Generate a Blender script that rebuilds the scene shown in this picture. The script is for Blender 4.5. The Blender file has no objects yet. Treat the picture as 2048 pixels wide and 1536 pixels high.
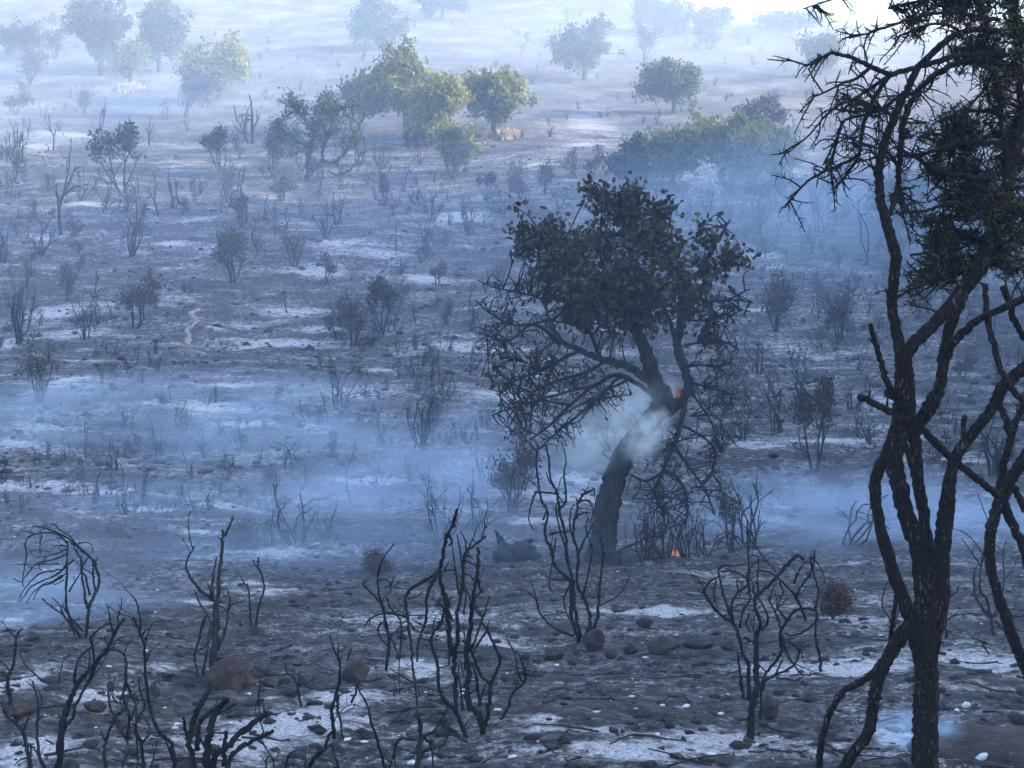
import bpy, math, random
import numpy as np
from mathutils import Vector

R = math.radians
rng = np.random.default_rng(7)
random.seed(7)
sc = bpy.context.scene
COL = sc.collection

# ------------------------------------------------------------------ camera
FPX, CX, CY, HOR = 3248.0, 1024.0, 768.0, 560.0          # focal length and frame centre in photo pixels (2048 x 1536)
TH = math.atan((CY - HOR) / FPX)
cam_d = bpy.data.cameras.new("camera")
cam_d.sensor_width = 36.0
cam_d.lens = 36.0 * FPX / 2048.0
cam_d.clip_start, cam_d.clip_end = 0.1, 5000
cam = bpy.data.objects.new("camera", cam_d)
COL.objects.link(cam)
cam.rotation_euler = (math.pi / 2 - TH, 0, 0)
sc.camera = cam

# ------------------------------------------------------------------ sky, sun, exposure
SUN_EL, SUN_AZ = R(23.5), R(4)                            # azimuth measured from +X towards +Y
w = bpy.data.worlds.new("World")
sc.world = w
w.use_nodes = True
nt = w.node_tree
sky = nt.nodes.new("ShaderNodeTexSky")
sky.sky_type = 'NISHITA'
sky.sun_disc = False
sky.sun_elevation = SUN_EL
sky.sun_rotation = math.pi / 2 - SUN_AZ
sky.dust_density = 2.5
sky.ozone_density = 2.4
bg = nt.nodes["Background"]
bg.inputs["Strength"].default_value = 0.15
nt.links.new(sky.outputs[0], bg.inputs["Color"])
sd = bpy.data.lights.new("sun", 'SUN')
sd.energy = 2.0
sd.angle = R(0.6)
sd.color = (1.0, 0.88, 0.70)
sun = bpy.data.objects.new("sun", sd)
COL.objects.link(sun)
sdir = Vector((math.cos(SUN_EL) * math.cos(SUN_AZ), math.cos(SUN_EL) * math.sin(SUN_AZ), math.sin(SUN_EL)))
sun.rotation_euler = sdir.to_track_quat('Z', 'Y').to_euler()
sun.location = sdir * 60
sc.view_settings.view_transform = 'Standard'
sc.view_settings.look = 'None'
sc.view_settings.exposure = 2.6
sc.view_settings.gamma = 1.0
sc.cycles.use_denoising = True
sc.cycles.volume_bounces = 4
sc.cycles.max_bounces = 8
sc.cycles.transparent_max_bounces = 16
sc.cycles.volume_max_steps = 256
HAZE_DENSITY = 0.0020

# ------------------------------------------------------------------ small helpers
def link(o, parent=None):
    COL.objects.link(o)
    if parent is not None:
        o.parent = parent
    return o

def tag(o, label=None, cat=None, group=None, kind=None):
    if label: o["label"] = label
    if cat: o["category"] = cat
    if group: o["group"] = group
    if kind: o["kind"] = kind
    return o

def empty(name, loc):
    o = bpy.data.objects.new(name, None)
    o.empty_display_size = 0.2
    o.location = loc
    return link(o)

def ray(px, py):
    u, v = (px - CX) / FPX, (py - CY) / FPX
    return np.array([u, math.cos(TH) - v * math.sin(TH), -math.sin(TH) - v * math.cos(TH)])

def P(px, py, d):
    """The point at distance d (along Y) that the camera sees at photo pixel px, py."""
    r = ray(px, py)
    return r * (d / r[1])

def px2m(px, d):
    return px * d / FPX

_lat = np.random.default_rng(3).random((256, 256))
def vnoise(x, y, s):
    x = np.asarray(x, float) * s + 31.7
    y = np.asarray(y, float) * s + 11.3
    xi, yi = np.floor(x).astype(int), np.floor(y).astype(int)
    fx, fy = x - xi, y - yi
    fx, fy = fx * fx * (3 - 2 * fx), fy * fy * (3 - 2 * fy)
    a, b = _lat[xi & 255, yi & 255], _lat[(xi + 1) & 255, yi & 255]
    c, d = _lat[xi & 255, (yi + 1) & 255], _lat[(xi + 1) & 255, (yi + 1) & 255]
    return (a * (1 - fx) + b * fx) * (1 - fy) + (c * (1 - fx) + d * fx) * fy - 0.5

def sstep(x, a, b):
    t = np.clip((np.asarray(x, float) - a) / (b - a), 0, 1)
    return t * t * (3 - 2 * t)

# ------------------------------------------------------------------ terrain: a valley, the slope beyond it, an added ridge out of view that shades it
CTRL = [(1700, 7.5), (1536, 9), (1400, 11.5), (1300, 14), (1200, 18), (1110, 24), (1000, 29), (900, 34), (800, 40),
        (700, 47), (600, 54), (500, 61), (420, 68), (370, 74), (300, 84), (250, 92), (200, 101), (150, 110), (100, 121),
        (50, 132), (12, 142)]
_dy = [-60, -20, 0, 3, 5] + [d for _, d in CTRL] + [155, 185, 400, 900]
_dz = [0.4, -0.8, -1.65, -2.15, -2.4] + [float(P(CX, py, d)[2]) for py, d in CTRL] + [float(P(CX, -30, 155)[2]), float(P(CX, -80, 185)[2]), float(P(CX, -80, 185)[2]) + 3, float(P(CX, -80, 185)[2]) + 3]
_fy = np.linspace(-60, 900, 9601)
_fz = np.interp(_fy, _dy, _dz)
_k = np.hanning(31); _k /= _k.sum()
_fz = np.convolve(np.pad(_fz, 15, mode='edge'), _k, 'valid')

def ground_z(x, y):
    x, y = np.asarray(x, float), np.asarray(y, float)
    z = np.interp(y, _fy, _fz)
    u = x / np.maximum(y, 5)
    z = z - 0.16 * np.clip(y - 134, 0, 160) * sstep(u, 0.06, 0.19)
    amp = sstep(y, 4, 30)
    z = z + amp * (0.55 * vnoise(x, y, 0.09) + 0.30 * vnoise(x, y, 0.23))
    z = z + 0.16 * vnoise(x, y, 0.7) + 0.07 * vnoise(x, y, 1.9) + 0.035 * vnoise(x, y, 5.1)
    shade_hill = sstep(x, 29, 50) * (1 - sstep(x, 80, 130)) * (1 - sstep(y + 0.25 * (x - 40), 72, 86)) * sstep(y, -55, -20)  # unseen ridge, added to keep the sun off the valley
    z = z + 34 * shade_hill
    return z

def hit(px, py):
    """Where the line of sight through a photo pixel meets the terrain."""
    r = ray(px, py)
    ys = np.concatenate([np.arange(3, 40, 0.05), np.arange(40, 330, 0.15)])
    t = ys / r[1]
    below = np.nonzero(t * r[2] < ground_z(t * r[0], ys))[0]
    k = below[0] if len(below) else len(ys) - 1
    y = ys[k]
    p = r * (y / r[1])
    return np.array([p[0], y, float(ground_z(p[0], y))])

# ------------------------------------------------------------------ mesh builder
class MB:
    def __init__(self):
        self.v, self.f, self.n = [], [], 0          # f: arrays (m, k)
    def add(self, v, *faces):
        for f in faces:
            self.f.append(np.asarray(f, int) + self.n)
        self.v.append(np.asarray(v, float).reshape(-1, 3))
        self.n += len(self.v[-1])
    def tube(self, pts, rad, sides=6, rough=0.0, cap=True):
        pts = np.asarray(pts, float); rad = np.asarray(rad, float); m = len(pts)
        if m < 2: return
        tan = np.gradient(pts, axis=0)
        tan /= np.linalg.norm(tan, axis=1)[:, None] + 1e-9
        ref = np.array([0.0, 1.0, 0.0]) if abs(tan[0][1]) < 0.8 else np.array([1.0, 0.0, 0.0])
        a = ref - tan * (tan @ ref)[:, None]
        a /= np.linalg.norm(a, axis=1)[:, None] + 1e-9
        b = np.cross(tan, a)
        th = np.arange(sides) * 2 * math.pi / sides
        rr = rad[:, None] * (1 + rough * rng.normal(size=(m, sides)).clip(-1.6, 1.8)) if rough else np.repeat(rad[:, None], sides, 1)
        v = pts[:, None, :] + rr[:, :, None] * (np.cos(th)[None, :, None] * a[:, None, :] + np.sin(th)[None, :, None] * b[:, None, :])
        i = np.arange(m - 1)[:, None] * sides; j = np.arange(sides)[None, :]; k = (j + 1) % sides
        q = np.stack([i + j, i + k, i + sides + k, i + sides + j], -1).reshape(-1, 4)
        if cap:
            self.add(v, q, np.arange(sides)[None, ::-1], (np.arange(sides) + (m - 1) * sides)[None, :])
        else:
            self.add(v, q)
    def leaves(self, c, length, width, up=None, droop=0.0):
        c = np.asarray(c, float); n = len(c)
        if not n: return
        d = rng.normal(size=(n, 3))
        if up is not None: d = d + np.asarray(up) * 1.0
        d[:, 2] -= droop
        d /= np.linalg.norm(d, axis=1)[:, None]
        s = np.cross(d, rng.normal(size=(n, 3))); s /= np.linalg.norm(s, axis=1)[:, None] + 1e-9
        nn = np.cross(d, s)
        L = (np.asarray(length) * (0.65 + 0.7 * rng.random(n)))[:, None]
        W = (np.asarray(width) * (0.65 + 0.7 * rng.random(n)))[:, None]
        v = np.stack([c, c + d * L * 0.35 + s * W * 0.5 + nn * W * 0.15, c + d * L * 0.8 + s * W * 0.36 + nn * W * .1, c + d * L,
                      c + d * L * 0.8 - s * W * 0.36 + nn * W * .1, c + d * L * 0.35 - s * W * 0.5 + nn * W * 0.15], 1)
        self.add(v.reshape(-1, 3), np.arange(n * 6).reshape(n, 6))
    def lump(self, c, r, flat=0.6, jag=0.25, sub=1):
        v, f = ICO[sub]
        v = v * (1 + jag * rng.normal(size=(len(v), 1)).clip(-1.5, 1.5))
        a = rng.random() * 6.28
        s = np.asarray(r) * np.array([1, 0.75 + 0.4 * rng.random(), flat])
        v = v * s
        x = v[:, 0] * math.cos(a) - v[:, 1] * math.sin(a); y = v[:, 0] * math.sin(a) + v[:, 1] * math.cos(a)
        self.add(np.stack([x, y, v[:, 2]], 1) + np.asarray(c), f)
    def build(self, name, mat, parent=None, origin=None, smooth=False):
        me = bpy.data.meshes.new(name)
        if self.v:
            v = np.concatenate(self.v)
            if origin is not None: v = v - np.asarray(origin)
            me.vertices.add(len(v)); me.vertices.foreach_set("co", v.ravel())
            loops = np.concatenate([f.ravel() for f in self.f])
            sizes = np.concatenate([np.full(len(f), f.shape[1]) for f in self.f])
            me.loops.add(len(loops)); me.loops.foreach_set("vertex_index", loops)
            me.polygons.add(len(sizes))
            me.polygons.foreach_set("loop_start", np.concatenate([[0], np.cumsum(sizes)[:-1]]))
            me.polygons.foreach_set("loop_total", sizes)
            if smooth: me.polygons.foreach_set("use_smooth", np.ones(len(sizes), bool))
            me.update(calc_edges=True)
        me.materials.append(mat)
        o = bpy.data.objects.new(name, me)
        link(o, parent)
        if parent is None and origin is not None: o.location = origin
        return o

def _ico(sub):
    import bmesh
    bm = bmesh.new(); bmesh.ops.create_icosphere(bm, subdivisions=sub, radius=1)
    bm.verts.ensure_lookup_table()
    v = np.array([x.co[:] for x in bm.verts]); f = np.array([[x.index for x in q.verts] for q in bm.faces]); bm.free()
    return v, f
ICO = {1: _ico(1), 2: _ico(2), 3: _ico(3), 4: _ico(4)}

def spline(p, n=5):
    """Catmull-Rom through rows of p (any number of columns)."""
    p = np.asarray(p, float)
    if len(p) == 2: return p[0] + (p[1] - p[0]) * np.linspace(0, 1, n + 1)[:, None]
    q = np.vstack([2 * p[0] - p[1], p, 2 * p[-1] - p[-2]])
    out = []
    for i in range(1, len(q) - 2):
        for t in np.arange(n) / n:
            out.append(0.5 * (2 * q[i] + (q[i + 1] - q[i - 1]) * t + (2 * q[i - 1] - 5 * q[i] + 4 * q[i + 1] - q[i + 2]) * t * t
                              + (3 * q[i] - q[i - 1] - 3 * q[i + 1] + q[i + 2]) * t ** 3))
    out.append(p[-1])
    return np.array(out)

# ------------------------------------------------------------------ materials
def new_mat(name):
    m = bpy.data.materials.new(name); m.use_nodes = True
    t = m.node_tree
    b = t.nodes["Principled BSDF"]
    b.inputs["Roughness"].default_value = 0.9
    b.inputs["Specular IOR Level"].default_value = 0.2
    return m, t, b

def N(t, typ, **kw):
    n = t.nodes.new(typ)
    for k, v in kw.items():
        if k in n.inputs: n.inputs[k].default_value = v
        else: setattr(n, k, v)
    return n

def ramp(t, fac, stops):
    r = t.nodes.new("ShaderNodeValToRGB")
    e = r.color_ramp.elements
    while len(e) < len(stops): e.new(0.5)
    for i, (p, c) in enumerate(stops):
        e[i].position = p; e[i].color = (*c, 1) if len(c) == 3 else c
    t.links.new(fac, r.inputs[0])
    return r.outputs[0]

def mix(t, fac, a, b):
    m = N(t, "ShaderNodeMix", data_type='RGBA')
    for s, v in ((m.inputs[0], fac), (m.inputs[6], a), (m.inputs[7], b)):
        if isinstance(v, (tuple, float, int)): s.default_value = (*v, 1) if isinstance(v, tuple) else v
        else: t.links.new(v, s)
    return m.outputs[2]

def math_(t, op, a, b=0.0, clamp=False):
    m = N(t, "ShaderNodeMath", operation=op, use_clamp=clamp)
    for s, v in ((m.inputs[0], a), (m.inputs[1], b)):
        if isinstance(v, (float, int)): s.default_value = v
        else: t.links.new(v, s)
    return m.outputs[0]

def noise(t, vec, scale, detail=4, rough=0.55):
    n = N(t, "ShaderNodeTexNoise", Scale=scale, Detail=detail, Roughness=rough)
    t.links.new(vec, n.inputs["Vector"])
    return n.outputs["Fac"]

def bump(t, b, h, strength, dist):
    bp = N(t, "ShaderNodeBump", Strength=strength, Distance=dist)
    t.links.new(h, bp.inputs["Height"]); t.links.new(bp.outputs[0], b.inputs["Normal"])

def coords(t, stretch=None, kind="Object"):
    tc = t.nodes.new("ShaderNodeTexCoord")
    if not stretch: return tc.outputs[kind]
    mp = N(t, "ShaderNodeMapping"); mp.inputs["Scale"].default_value = stretch
    t.links.new(tc.outputs[kind], mp.inputs[0])
    return mp.outputs[0]

def wood_mat(name, dark, mid, fleck, fleck_at, scale, stretch=(1, 1, 0.28), bstr=0.6, bdist=0.01):
    m, t, b = new_mat(name)
    c = coords(t, stretch)
    n1, n2 = noise(t, c, scale, 5, 0.65), noise(t, c, scale * 0.22, 3)
    col = ramp(t, n1, [(0.35, dark), (0.62, mid)])
    k = math_(t, 'ADD', n1, math_(t, 'MULTIPLY', math_(t, 'SUBTRACT', n2, 0.5), 0.35))
    b.inputs['Specular IOR Level'].default_value = 0.04
    fk = ramp(t, k, [(fleck_at, (0, 0, 0)), (fleck_at + 0.06, (1, 1, 1))])
    t.links.new(mix(t, fk, col, fleck), b.inputs["Base Color"])
    bump(t, b, n1, bstr, bdist)
    return m

def leaf_mat(name, a, b2, c, transl=0.3, clump=0.6, rough=0.6):
    m, t, b = new_mat(name)
    b.inputs["Roughness"].default_value = rough
    g = t.nodes.new("ShaderNodeNewGeometry")
    n1 = noise(t, coords(t), clump, 3)
    f = math_(t, 'ADD', math_(t, 'MULTIPLY', g.outputs["Random Per Island"], 0.5), math_(t, 'MULTIPLY', n1, 0.55))
    col = ramp(t, f, [(0.25, a), (0.52, b2), (0.78, c)])
    t.links.new(col, b.inputs["Base Color"])
    tr = t.nodes.new("ShaderNodeBsdfTranslucent"); t.links.new(col, tr.inputs[0])
    ms = N(t, "ShaderNodeMixShader"); ms.inputs[0].default_value = transl
    t.links.new(b.outputs[0], ms.inputs[1]); t.links.new(tr.outputs[0], ms.inputs[2])
    t.links.new(ms.outputs[0], t.nodes["Material Output"].inputs["Surface"])
    return m

M = {}
M['char'] = wood_mat("charred_wood", (0.006, 0.006, 0.007), (0.020, 0.019, 0.020), (0.13, 0.125, 0.12), 0.68, 30)
M['char_grey'] = wood_mat("greyed_charred_wood", (0.010, 0.010, 0.011), (0.036, 0.034, 0.034), (0.20, 0.195, 0.19), 0.66, 26)
M['bark'] = wood_mat("flaking_dark_bark", (0.006, 0.005, 0.005), (0.022, 0.018, 0.016), (0.12, 0.105, 0.095), 0.615, 95, (1, 1, 0.36), 0.9, 0.02)
M['twig'] = wood_mat("thorny_twig", (0.007, 0.007, 0.008), (0.020, 0.018, 0.016), (0.05, 0.045, 0.04), 0.7, 40)
M['trunk'] = wood_mat("fissured_grey_bark", (0.010, 0.011, 0.013), (0.034, 0.034, 0.037), (0.075, 0.075, 0.078), 0.68, 16, (1, 1, 0.25), 0.9, 0.03)
M['far_trunk'] = wood_mat("far_bark", (0.03, 0.028, 0.026), (0.07, 0.062, 0.055), (0.1, 0.09, 0.08), 0.7, 6)
M['olive'] = leaf_mat("narrow_olive_leaf", (0.016, 0.017, 0.009), (0.060, 0.060, 0.020), (0.20, 0.175, 0.050), 0.50, 2.2)
M['carob'] = leaf_mat("leathery_green_leaf", (0.010, 0.008, 0.007), (0.026, 0.021, 0.013), (0.066, 0.066, 0.023), 0.30, 1.3, 0.42)
M['scorched'] = leaf_mat("scorched_brown_leaf", (0.010, 0.009, 0.009), (0.022, 0.017, 0.014), (0.05, 0.032, 0.022), 0.2, 1.2)
M['far_green'] = leaf_mat("sunlit_green_leaf", (0.070, 0.090, 0.030), (0.150, 0.165, 0.045), (0.25, 0.245, 0.065), 0.40, 0.35)  # sunlight put into the leaf colour, brighter than the dull green
M['far_dark'] = leaf_mat("dull_green_leaf", (0.030, 0.042, 0.022), (0.060, 0.078, 0.034), (0.115, 0.130, 0.048), 0.35, 0.4)
M['far_yellow'] = leaf_mat("sunlit_yellow_leaf", (0.11, 0.125, 0.035), (0.225, 0.225, 0.055), (0.34, 0.31, 0.085), 0.45, 0.35)  # yellow of the sunlit crown sides put into the leaf colour
M['purple'] = leaf_mat("singed_mauve_leaf", (0.030, 0.024, 0.026), (0.060, 0.048, 0.050), (0.105, 0.085, 0.08), 0.3, 0.5)
M['rust'] = leaf_mat("rusty_dead_leaf", (0.030, 0.020, 0.017), (0.066, 0.041, 0.033), (0.13, 0.076, 0.058), 0.3, 1.5)
M['ashleaf'] = leaf_mat("ash_white_leaf", (0.22, 0.21, 0.22), (0.42, 0.41, 0.42), (0.62, 0.60, 0.60), 0.2, 0.8)
M['sage'] = leaf_mat("dusty_sage_leaf", (0.025, 0.03, 0.022), (0.055, 0.062, 0.04), (0.10, 0.105, 0.06), 0.3, 1.0)

def rock_mat(name, a, b2, c):
    m, t, b = new_mat(name)
    v = coords(t)
    n1, n2 = noise(t, v, 5, 5, 0.6), noise(t, v, 28, 4, 0.6)
    col = ramp(t, n1, [(0.3, a), (0.55, b2), (0.75, c)])
    sp = ramp(t, n2, [(0.60, (0, 0, 0)), (0.72, (1, 1, 1))])
    t.links.new(mix(t, math_(t, 'MULTIPLY', sp, 0.35), col, (0.20, 0.19, 0.18)), b.inputs["Base Color"])
    bump(t, b, n2, 0.7, 0.02)
    return m
M['rock_brown'] = rock_mat("brown_boulder", (0.018, 0.014, 0.013), (0.044, 0.031, 0.027), (0.12, 0.078, 0.055))
M['rock_grey'] = rock_mat("sooty_rock", (0.018, 0.016, 0.016), (0.042, 0.037, 0.034), (0.085, 0.074, 0.062))
M['rock_dark'] = rock_mat("blackened_rock", (0.012, 0.011, 0.012), (0.030, 0.026, 0.025), (0.06, 0.05, 0.045))
M['red_soil'] = rock_mat("red_brown_soil", (0.014, 0.011, 0.011), (0.030, 0.021, 0.019), (0.075, 0.042, 0.032))
M['lump'] = rock_mat("charcoal_lump", (0.010, 0.010, 0.011), (0.022, 0.022, 0.023), (0.05, 0.048, 0.046))
M['ash'] = rock_mat("white_ash", (0.34, 0.34, 0.35), (0.52, 0.52, 0.53), (0.7, 0.7, 0.7))
M['straw'] = leaf_mat("dry_straw", (0.24, 0.19, 0.12), (0.36, 0.29, 0.19), (0.48, 0.40, 0.28), 0.3, 1.0)

def glow_mat(name, col, s):
    m, t, b = new_mat(name)
    b.inputs["Base Color"].default_value = (0.1, 0.03, 0.01, 1)
    n1 = noise(t, coords(t), 14, 3)
    t.links.new(ramp(t, n1, [(0.35, (col[0] * .45, col[1] * .2, 0.01)), (0.6, col)]), b.inputs["Emission Color"])
    b.inputs["Emission Strength"].default_value = s
    return m
M['ember'] = glow_mat("glowing_ember", (1.0, 0.30, 0.22), 0.032)
M['flame'] = glow_mat("small_flame", (1.0, 0.42, 0.30), 0.11)

# ------------------------------------------------------------------ ground
# lighter ash lies in patches where litter burnt through: centre and half size, in photo pixels, set down on the terrain
ASH = [(600, 1440, 130, 35), (480, 1480, 80, 35), (60, 1500, 70, 28), (30, 1370, 60, 40), (200, 1390, 60, 18), (830, 1240, 130, 13),
       (860, 1330, 80, 20), (1320, 1225, 120, 13), (1440, 1480, 150, 26), (1290, 1510, 110, 22), (1700, 1335, 150, 20), (1960, 1325, 110, 24),
       (1200, 1465, 130, 6), (1080, 1440, 40, 9), (390, 1066, 45, 7), (560, 1106, 60, 5), (430, 1010, 60, 6), (1130, 990, 130, 12), (1080, 1040, 70, 8),
       (1650, 880, 100, 7), (1500, 890, 110, 8), (1560, 1010, 60, 8), (1850, 920, 90, 6), (560, 690, 80, 10), (590, 627, 60, 9), (120, 625, 60, 14),
       (140, 668, 75, 13), (10, 690, 30, 12), (400, 812, 75, 12), (140, 760, 45, 8), (470, 775, 60, 6), (640, 545, 60, 14), (680, 490, 70, 8),
       (90, 477, 36, 6), (90, 420, 50, 4), (180, 410, 70, 5), (340, 490, 45, 5), (400, 440, 36, 5), (920, 430, 50, 15), (740, 505, 70, 8),
       (850, 557, 40, 7), (1530, 512, 40, 7), (60, 290, 50, 7), (130, 270, 60, 8), (380, 292, 90, 7), (1200, 872, 70, 9), (1160, 962, 90, 9),
       (60, 970, 110, 7), (250, 985, 120, 5), (560, 1000, 80, 5), (760, 960, 90, 6), (930, 1025, 80, 7), (20, 890, 30, 8), (300, 1020, 60, 6),
       (30, 1240, 40, 6), (400, 1205, 60, 5), (500, 1165, 50, 4), (540, 1180, 60, 4), (1700, 1240, 60, 8), (470, 850, 60, 7), (700, 790, 60, 6),
       (760, 740, 40, 5), (640, 660, 50, 6), (1000, 790, 60, 6), (980, 700, 60, 5), (900, 690, 70, 5), (1650, 715, 90, 5), (1800, 800, 60, 6),
       (1520, 620, 70, 5), (1180, 250, 60, 14), (1160, 290, 40, 6), (240, 35, 60, 8), (60, 60, 40, 6), (430, 655, 30, 4), (1800, 1470, 70, 30),
       (700, 1390, 80, 20), (330, 1330, 60, 12), (1000, 1290, 60, 8), (1560, 1345, 90, 12)]
u_in = np.linspace(-0.40, 0.40, 460)
u_out = np.array([0.44, 0.5, 0.58, 0.68, 0.8, 0.95, 1.15, 1.4, 1.8, 2.4, 3.2, 4.5, 6.5, 9])
uu = np.concatenate([-u_out[::-1], u_in, u_out])
yy = [-60, -45, -32, -22, -14, -8, -4, -1, 1.5]
while yy[-1] < 260: yy.append(yy[-1] + max(0.045, 0.0075 * yy[-1]))
yy += [275, 300, 340, 400, 500, 650, 860]
yy = np.array(yy)
sx = np.maximum(yy, 3) + 1.5
GX = sx[:, None] * uu[None, :]
GX = np.clip(GX, -900, 900) + np.where(np.abs(GX) > 900, np.sign(GX) * uu[None, :] * 5, 0)
GY = np.repeat(yy[:, None], len(uu), 1)
GZ = ground_z(GX, GY)
near = (1 - sstep(GY, 25, 60)) * (np.abs(GX) < 0.45 * sx[:, None])
GZ2 = GZ + near * (0.028 * vnoise(GX, GY, 9.0) + 0.02 * vnoise(GX, GY, 17.0))
ash = np.zeros_like(GX)
for (ax, ay, hw, hh) in ASH:
    c = hit(ax, ay)
    d1, d2 = hit(ax, ay + hh), hit(ax, ay - hh)
    a, b = px2m(hw, c[1]), max(0.15, 0.5 * abs(d2[1] - d1[1]))
    e = ((GX - c[0]) / a) ** 2 + ((GY - c[1]) / b) ** 2
    ash = np.maximum(ash, np.exp(-e * 0.9))
gm = MB()
nr, nc = GX.shape
i = np.arange(nr - 1)[:, None] * nc; j = np.arange(nc - 1)[None, :]
gm.add(np.stack([GX, GY, GZ2], -1).reshape(-1, 3), np.stack([i + j, i + j + 1, i + nc + j + 1, i + nc + j], -1).reshape(-1, 4))

def ground_mat():
    m, t, b = new_mat("burnt_ground")
    v = coords(t)
    at = N(t, "ShaderNodeAttribute", attribute_name="ash")
    sp = t.nodes.new("ShaderNodeSeparateXYZ"); t.links.new(v, sp.inputs[0])
    a1, a2, a3 = noise(t, v, 0.33, 6, 0.62), noise(t, v, 1.7, 6, 0.66), noise(t, v, 9.0, 5, 0.68)
    a4, a5 = noise(t, v, 42.0, 3, 0.6), noise(t, v, 0.11, 3)
    wv = N(t, "ShaderNodeMapping"); wv.inputs["Scale"].default_value = (0.45, 1.0, 1.0); t.links.new(v, wv.inputs[0])
    s1, s2 = noise(t, wv.outputs[0], 1.3, 6, 0.68), noise(t, v, 6.5, 5, 0.72)
    base = ramp(t, a2, [(0.28, (0.012, 0.012, 0.013)), (0.5, (0.028, 0.0272, 0.028)), (0.72, (0.072, 0.070, 0.071))])
    brown = ramp(t, a1, [(0.54, (0, 0, 0)), (0.68, (1, 1, 1))])
    base = mix(t, math_(t, 'MULTIPLY', brown, 0.65), base, (0.042, 0.031, 0.025))
    grain = ramp(t, a3, [(0.32, (0.10, 0.10, 0.11)), (0.50, (0.85, 0.85, 0.86)), (0.66, (2.6, 2.6, 2.6))])
    mm = N(t, "ShaderNodeMix", data_type='RGBA', blend_type='MULTIPLY'); mm.inputs[0].default_value = 0.9
    t.links.new(base, mm.inputs[6]); t.links.new(grain, mm.inputs[7])
    # pale ash: traced patches, torn by streaky noise, plus small loose flecks everywhere
    k = math_(t, 'ADD', math_(t, 'MULTIPLY', at.outputs["Fac"], 0.21), math_(t, 'MULTIPLY', s1, 0.66))
    k = math_(t, 'ADD', k, math_(t, 'MULTIPLY', s2, 0.62))
    k = math_(t, 'ADD', k, math_(t, 'MULTIPLY', math_(t, 'SUBTRACT', a3, 0.5), 0.42))
    k = math_(t, 'ADD', k, math_(t, 'MULTIPLY', math_(t, 'SUBTRACT', a1, 0.5), 0.30))
    nearby = ramp(t, math_(t, 'DIVIDE', sp.outputs["Y"], 60.0), [(0.2, (1, 1, 1)), (0.62, (0, 0, 0))])
    k = math_(t, 'SUBTRACT', k, math_(t, 'MULTIPLY', nearby, 0.055))
    k = math_(t, 'ADD', k, math_(t, 'MULTIPLY', math_(t, 'MULTIPLY', nearby, at.outputs["Fac"]), 0.06))
    pale = ramp(t, k, [(0.645, (0, 0, 0)), (0.73, (0.34, 0.34, 0.34)), (0.82, (1, 1, 1))])
    ashc = ramp(t, a4, [(0.3, (0.17, 0.167, 0.168)), (0.55, (0.38, 0.372, 0.372)), (0.75, (0.60, 0.59, 0.585))])
    col = mix(t, pale, mm.outputs[2], ashc)
    f1, f2 = noise(t, v, 21.0, 4, 0.65), noise(t, v, 33.0, 3, 0.65)
    fl = math_(t, 'ADD', f1, math_(t, 'MULTIPLY', math_(t, 'SUBTRACT', s1, 0.5), 0.5))
    col = mix(t, math_(t, 'MULTIPLY', ramp(t, fl, [(0.60, (0, 0, 0)), (0.68, (1, 1, 1))]), 0.6), col, (0.34, 0.335, 0.34))
    col = mix(t, math_(t, 'MULTIPLY', ramp(t, f2, [(0.58, (0, 0, 0)), (0.66, (1, 1, 1))]), 0.8), col, (0.016, 0.016, 0.018))
    # higher up the slope the sunlit, hazy look is put into lighter, browner soil
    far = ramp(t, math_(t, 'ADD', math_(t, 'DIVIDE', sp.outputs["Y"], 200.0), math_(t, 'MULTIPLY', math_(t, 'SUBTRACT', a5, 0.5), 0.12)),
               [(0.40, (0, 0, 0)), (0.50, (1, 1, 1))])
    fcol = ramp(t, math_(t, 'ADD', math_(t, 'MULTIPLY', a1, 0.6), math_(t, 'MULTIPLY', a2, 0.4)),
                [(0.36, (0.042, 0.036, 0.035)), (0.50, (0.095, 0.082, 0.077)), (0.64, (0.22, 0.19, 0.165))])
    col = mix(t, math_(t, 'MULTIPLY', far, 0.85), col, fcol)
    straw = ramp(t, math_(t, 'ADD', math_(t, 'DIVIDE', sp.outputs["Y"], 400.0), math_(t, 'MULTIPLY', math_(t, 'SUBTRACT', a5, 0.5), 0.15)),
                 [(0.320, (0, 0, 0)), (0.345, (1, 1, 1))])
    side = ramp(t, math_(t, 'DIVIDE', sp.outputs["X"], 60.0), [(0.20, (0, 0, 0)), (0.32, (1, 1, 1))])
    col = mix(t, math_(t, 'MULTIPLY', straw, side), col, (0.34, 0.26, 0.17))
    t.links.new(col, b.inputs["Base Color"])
    h = math_(t, 'ADD', math_(t, 'MULTIPLY', a3, 0.45), math_(t, 'MULTIPLY', a4, 0.45))
    bump(t, b, h, 1.0, 0.06)
    b.inputs["Roughness"].default_value = 0.95
    return m
ground = gm.build("ground", ground_mat(), smooth=True)
at = ground.data.attributes.new("ash", 'FLOAT', 'POINT')
at.data.foreach_set("value", ash.ravel().astype(np.float32))
tag(ground, kind="structure")

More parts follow.
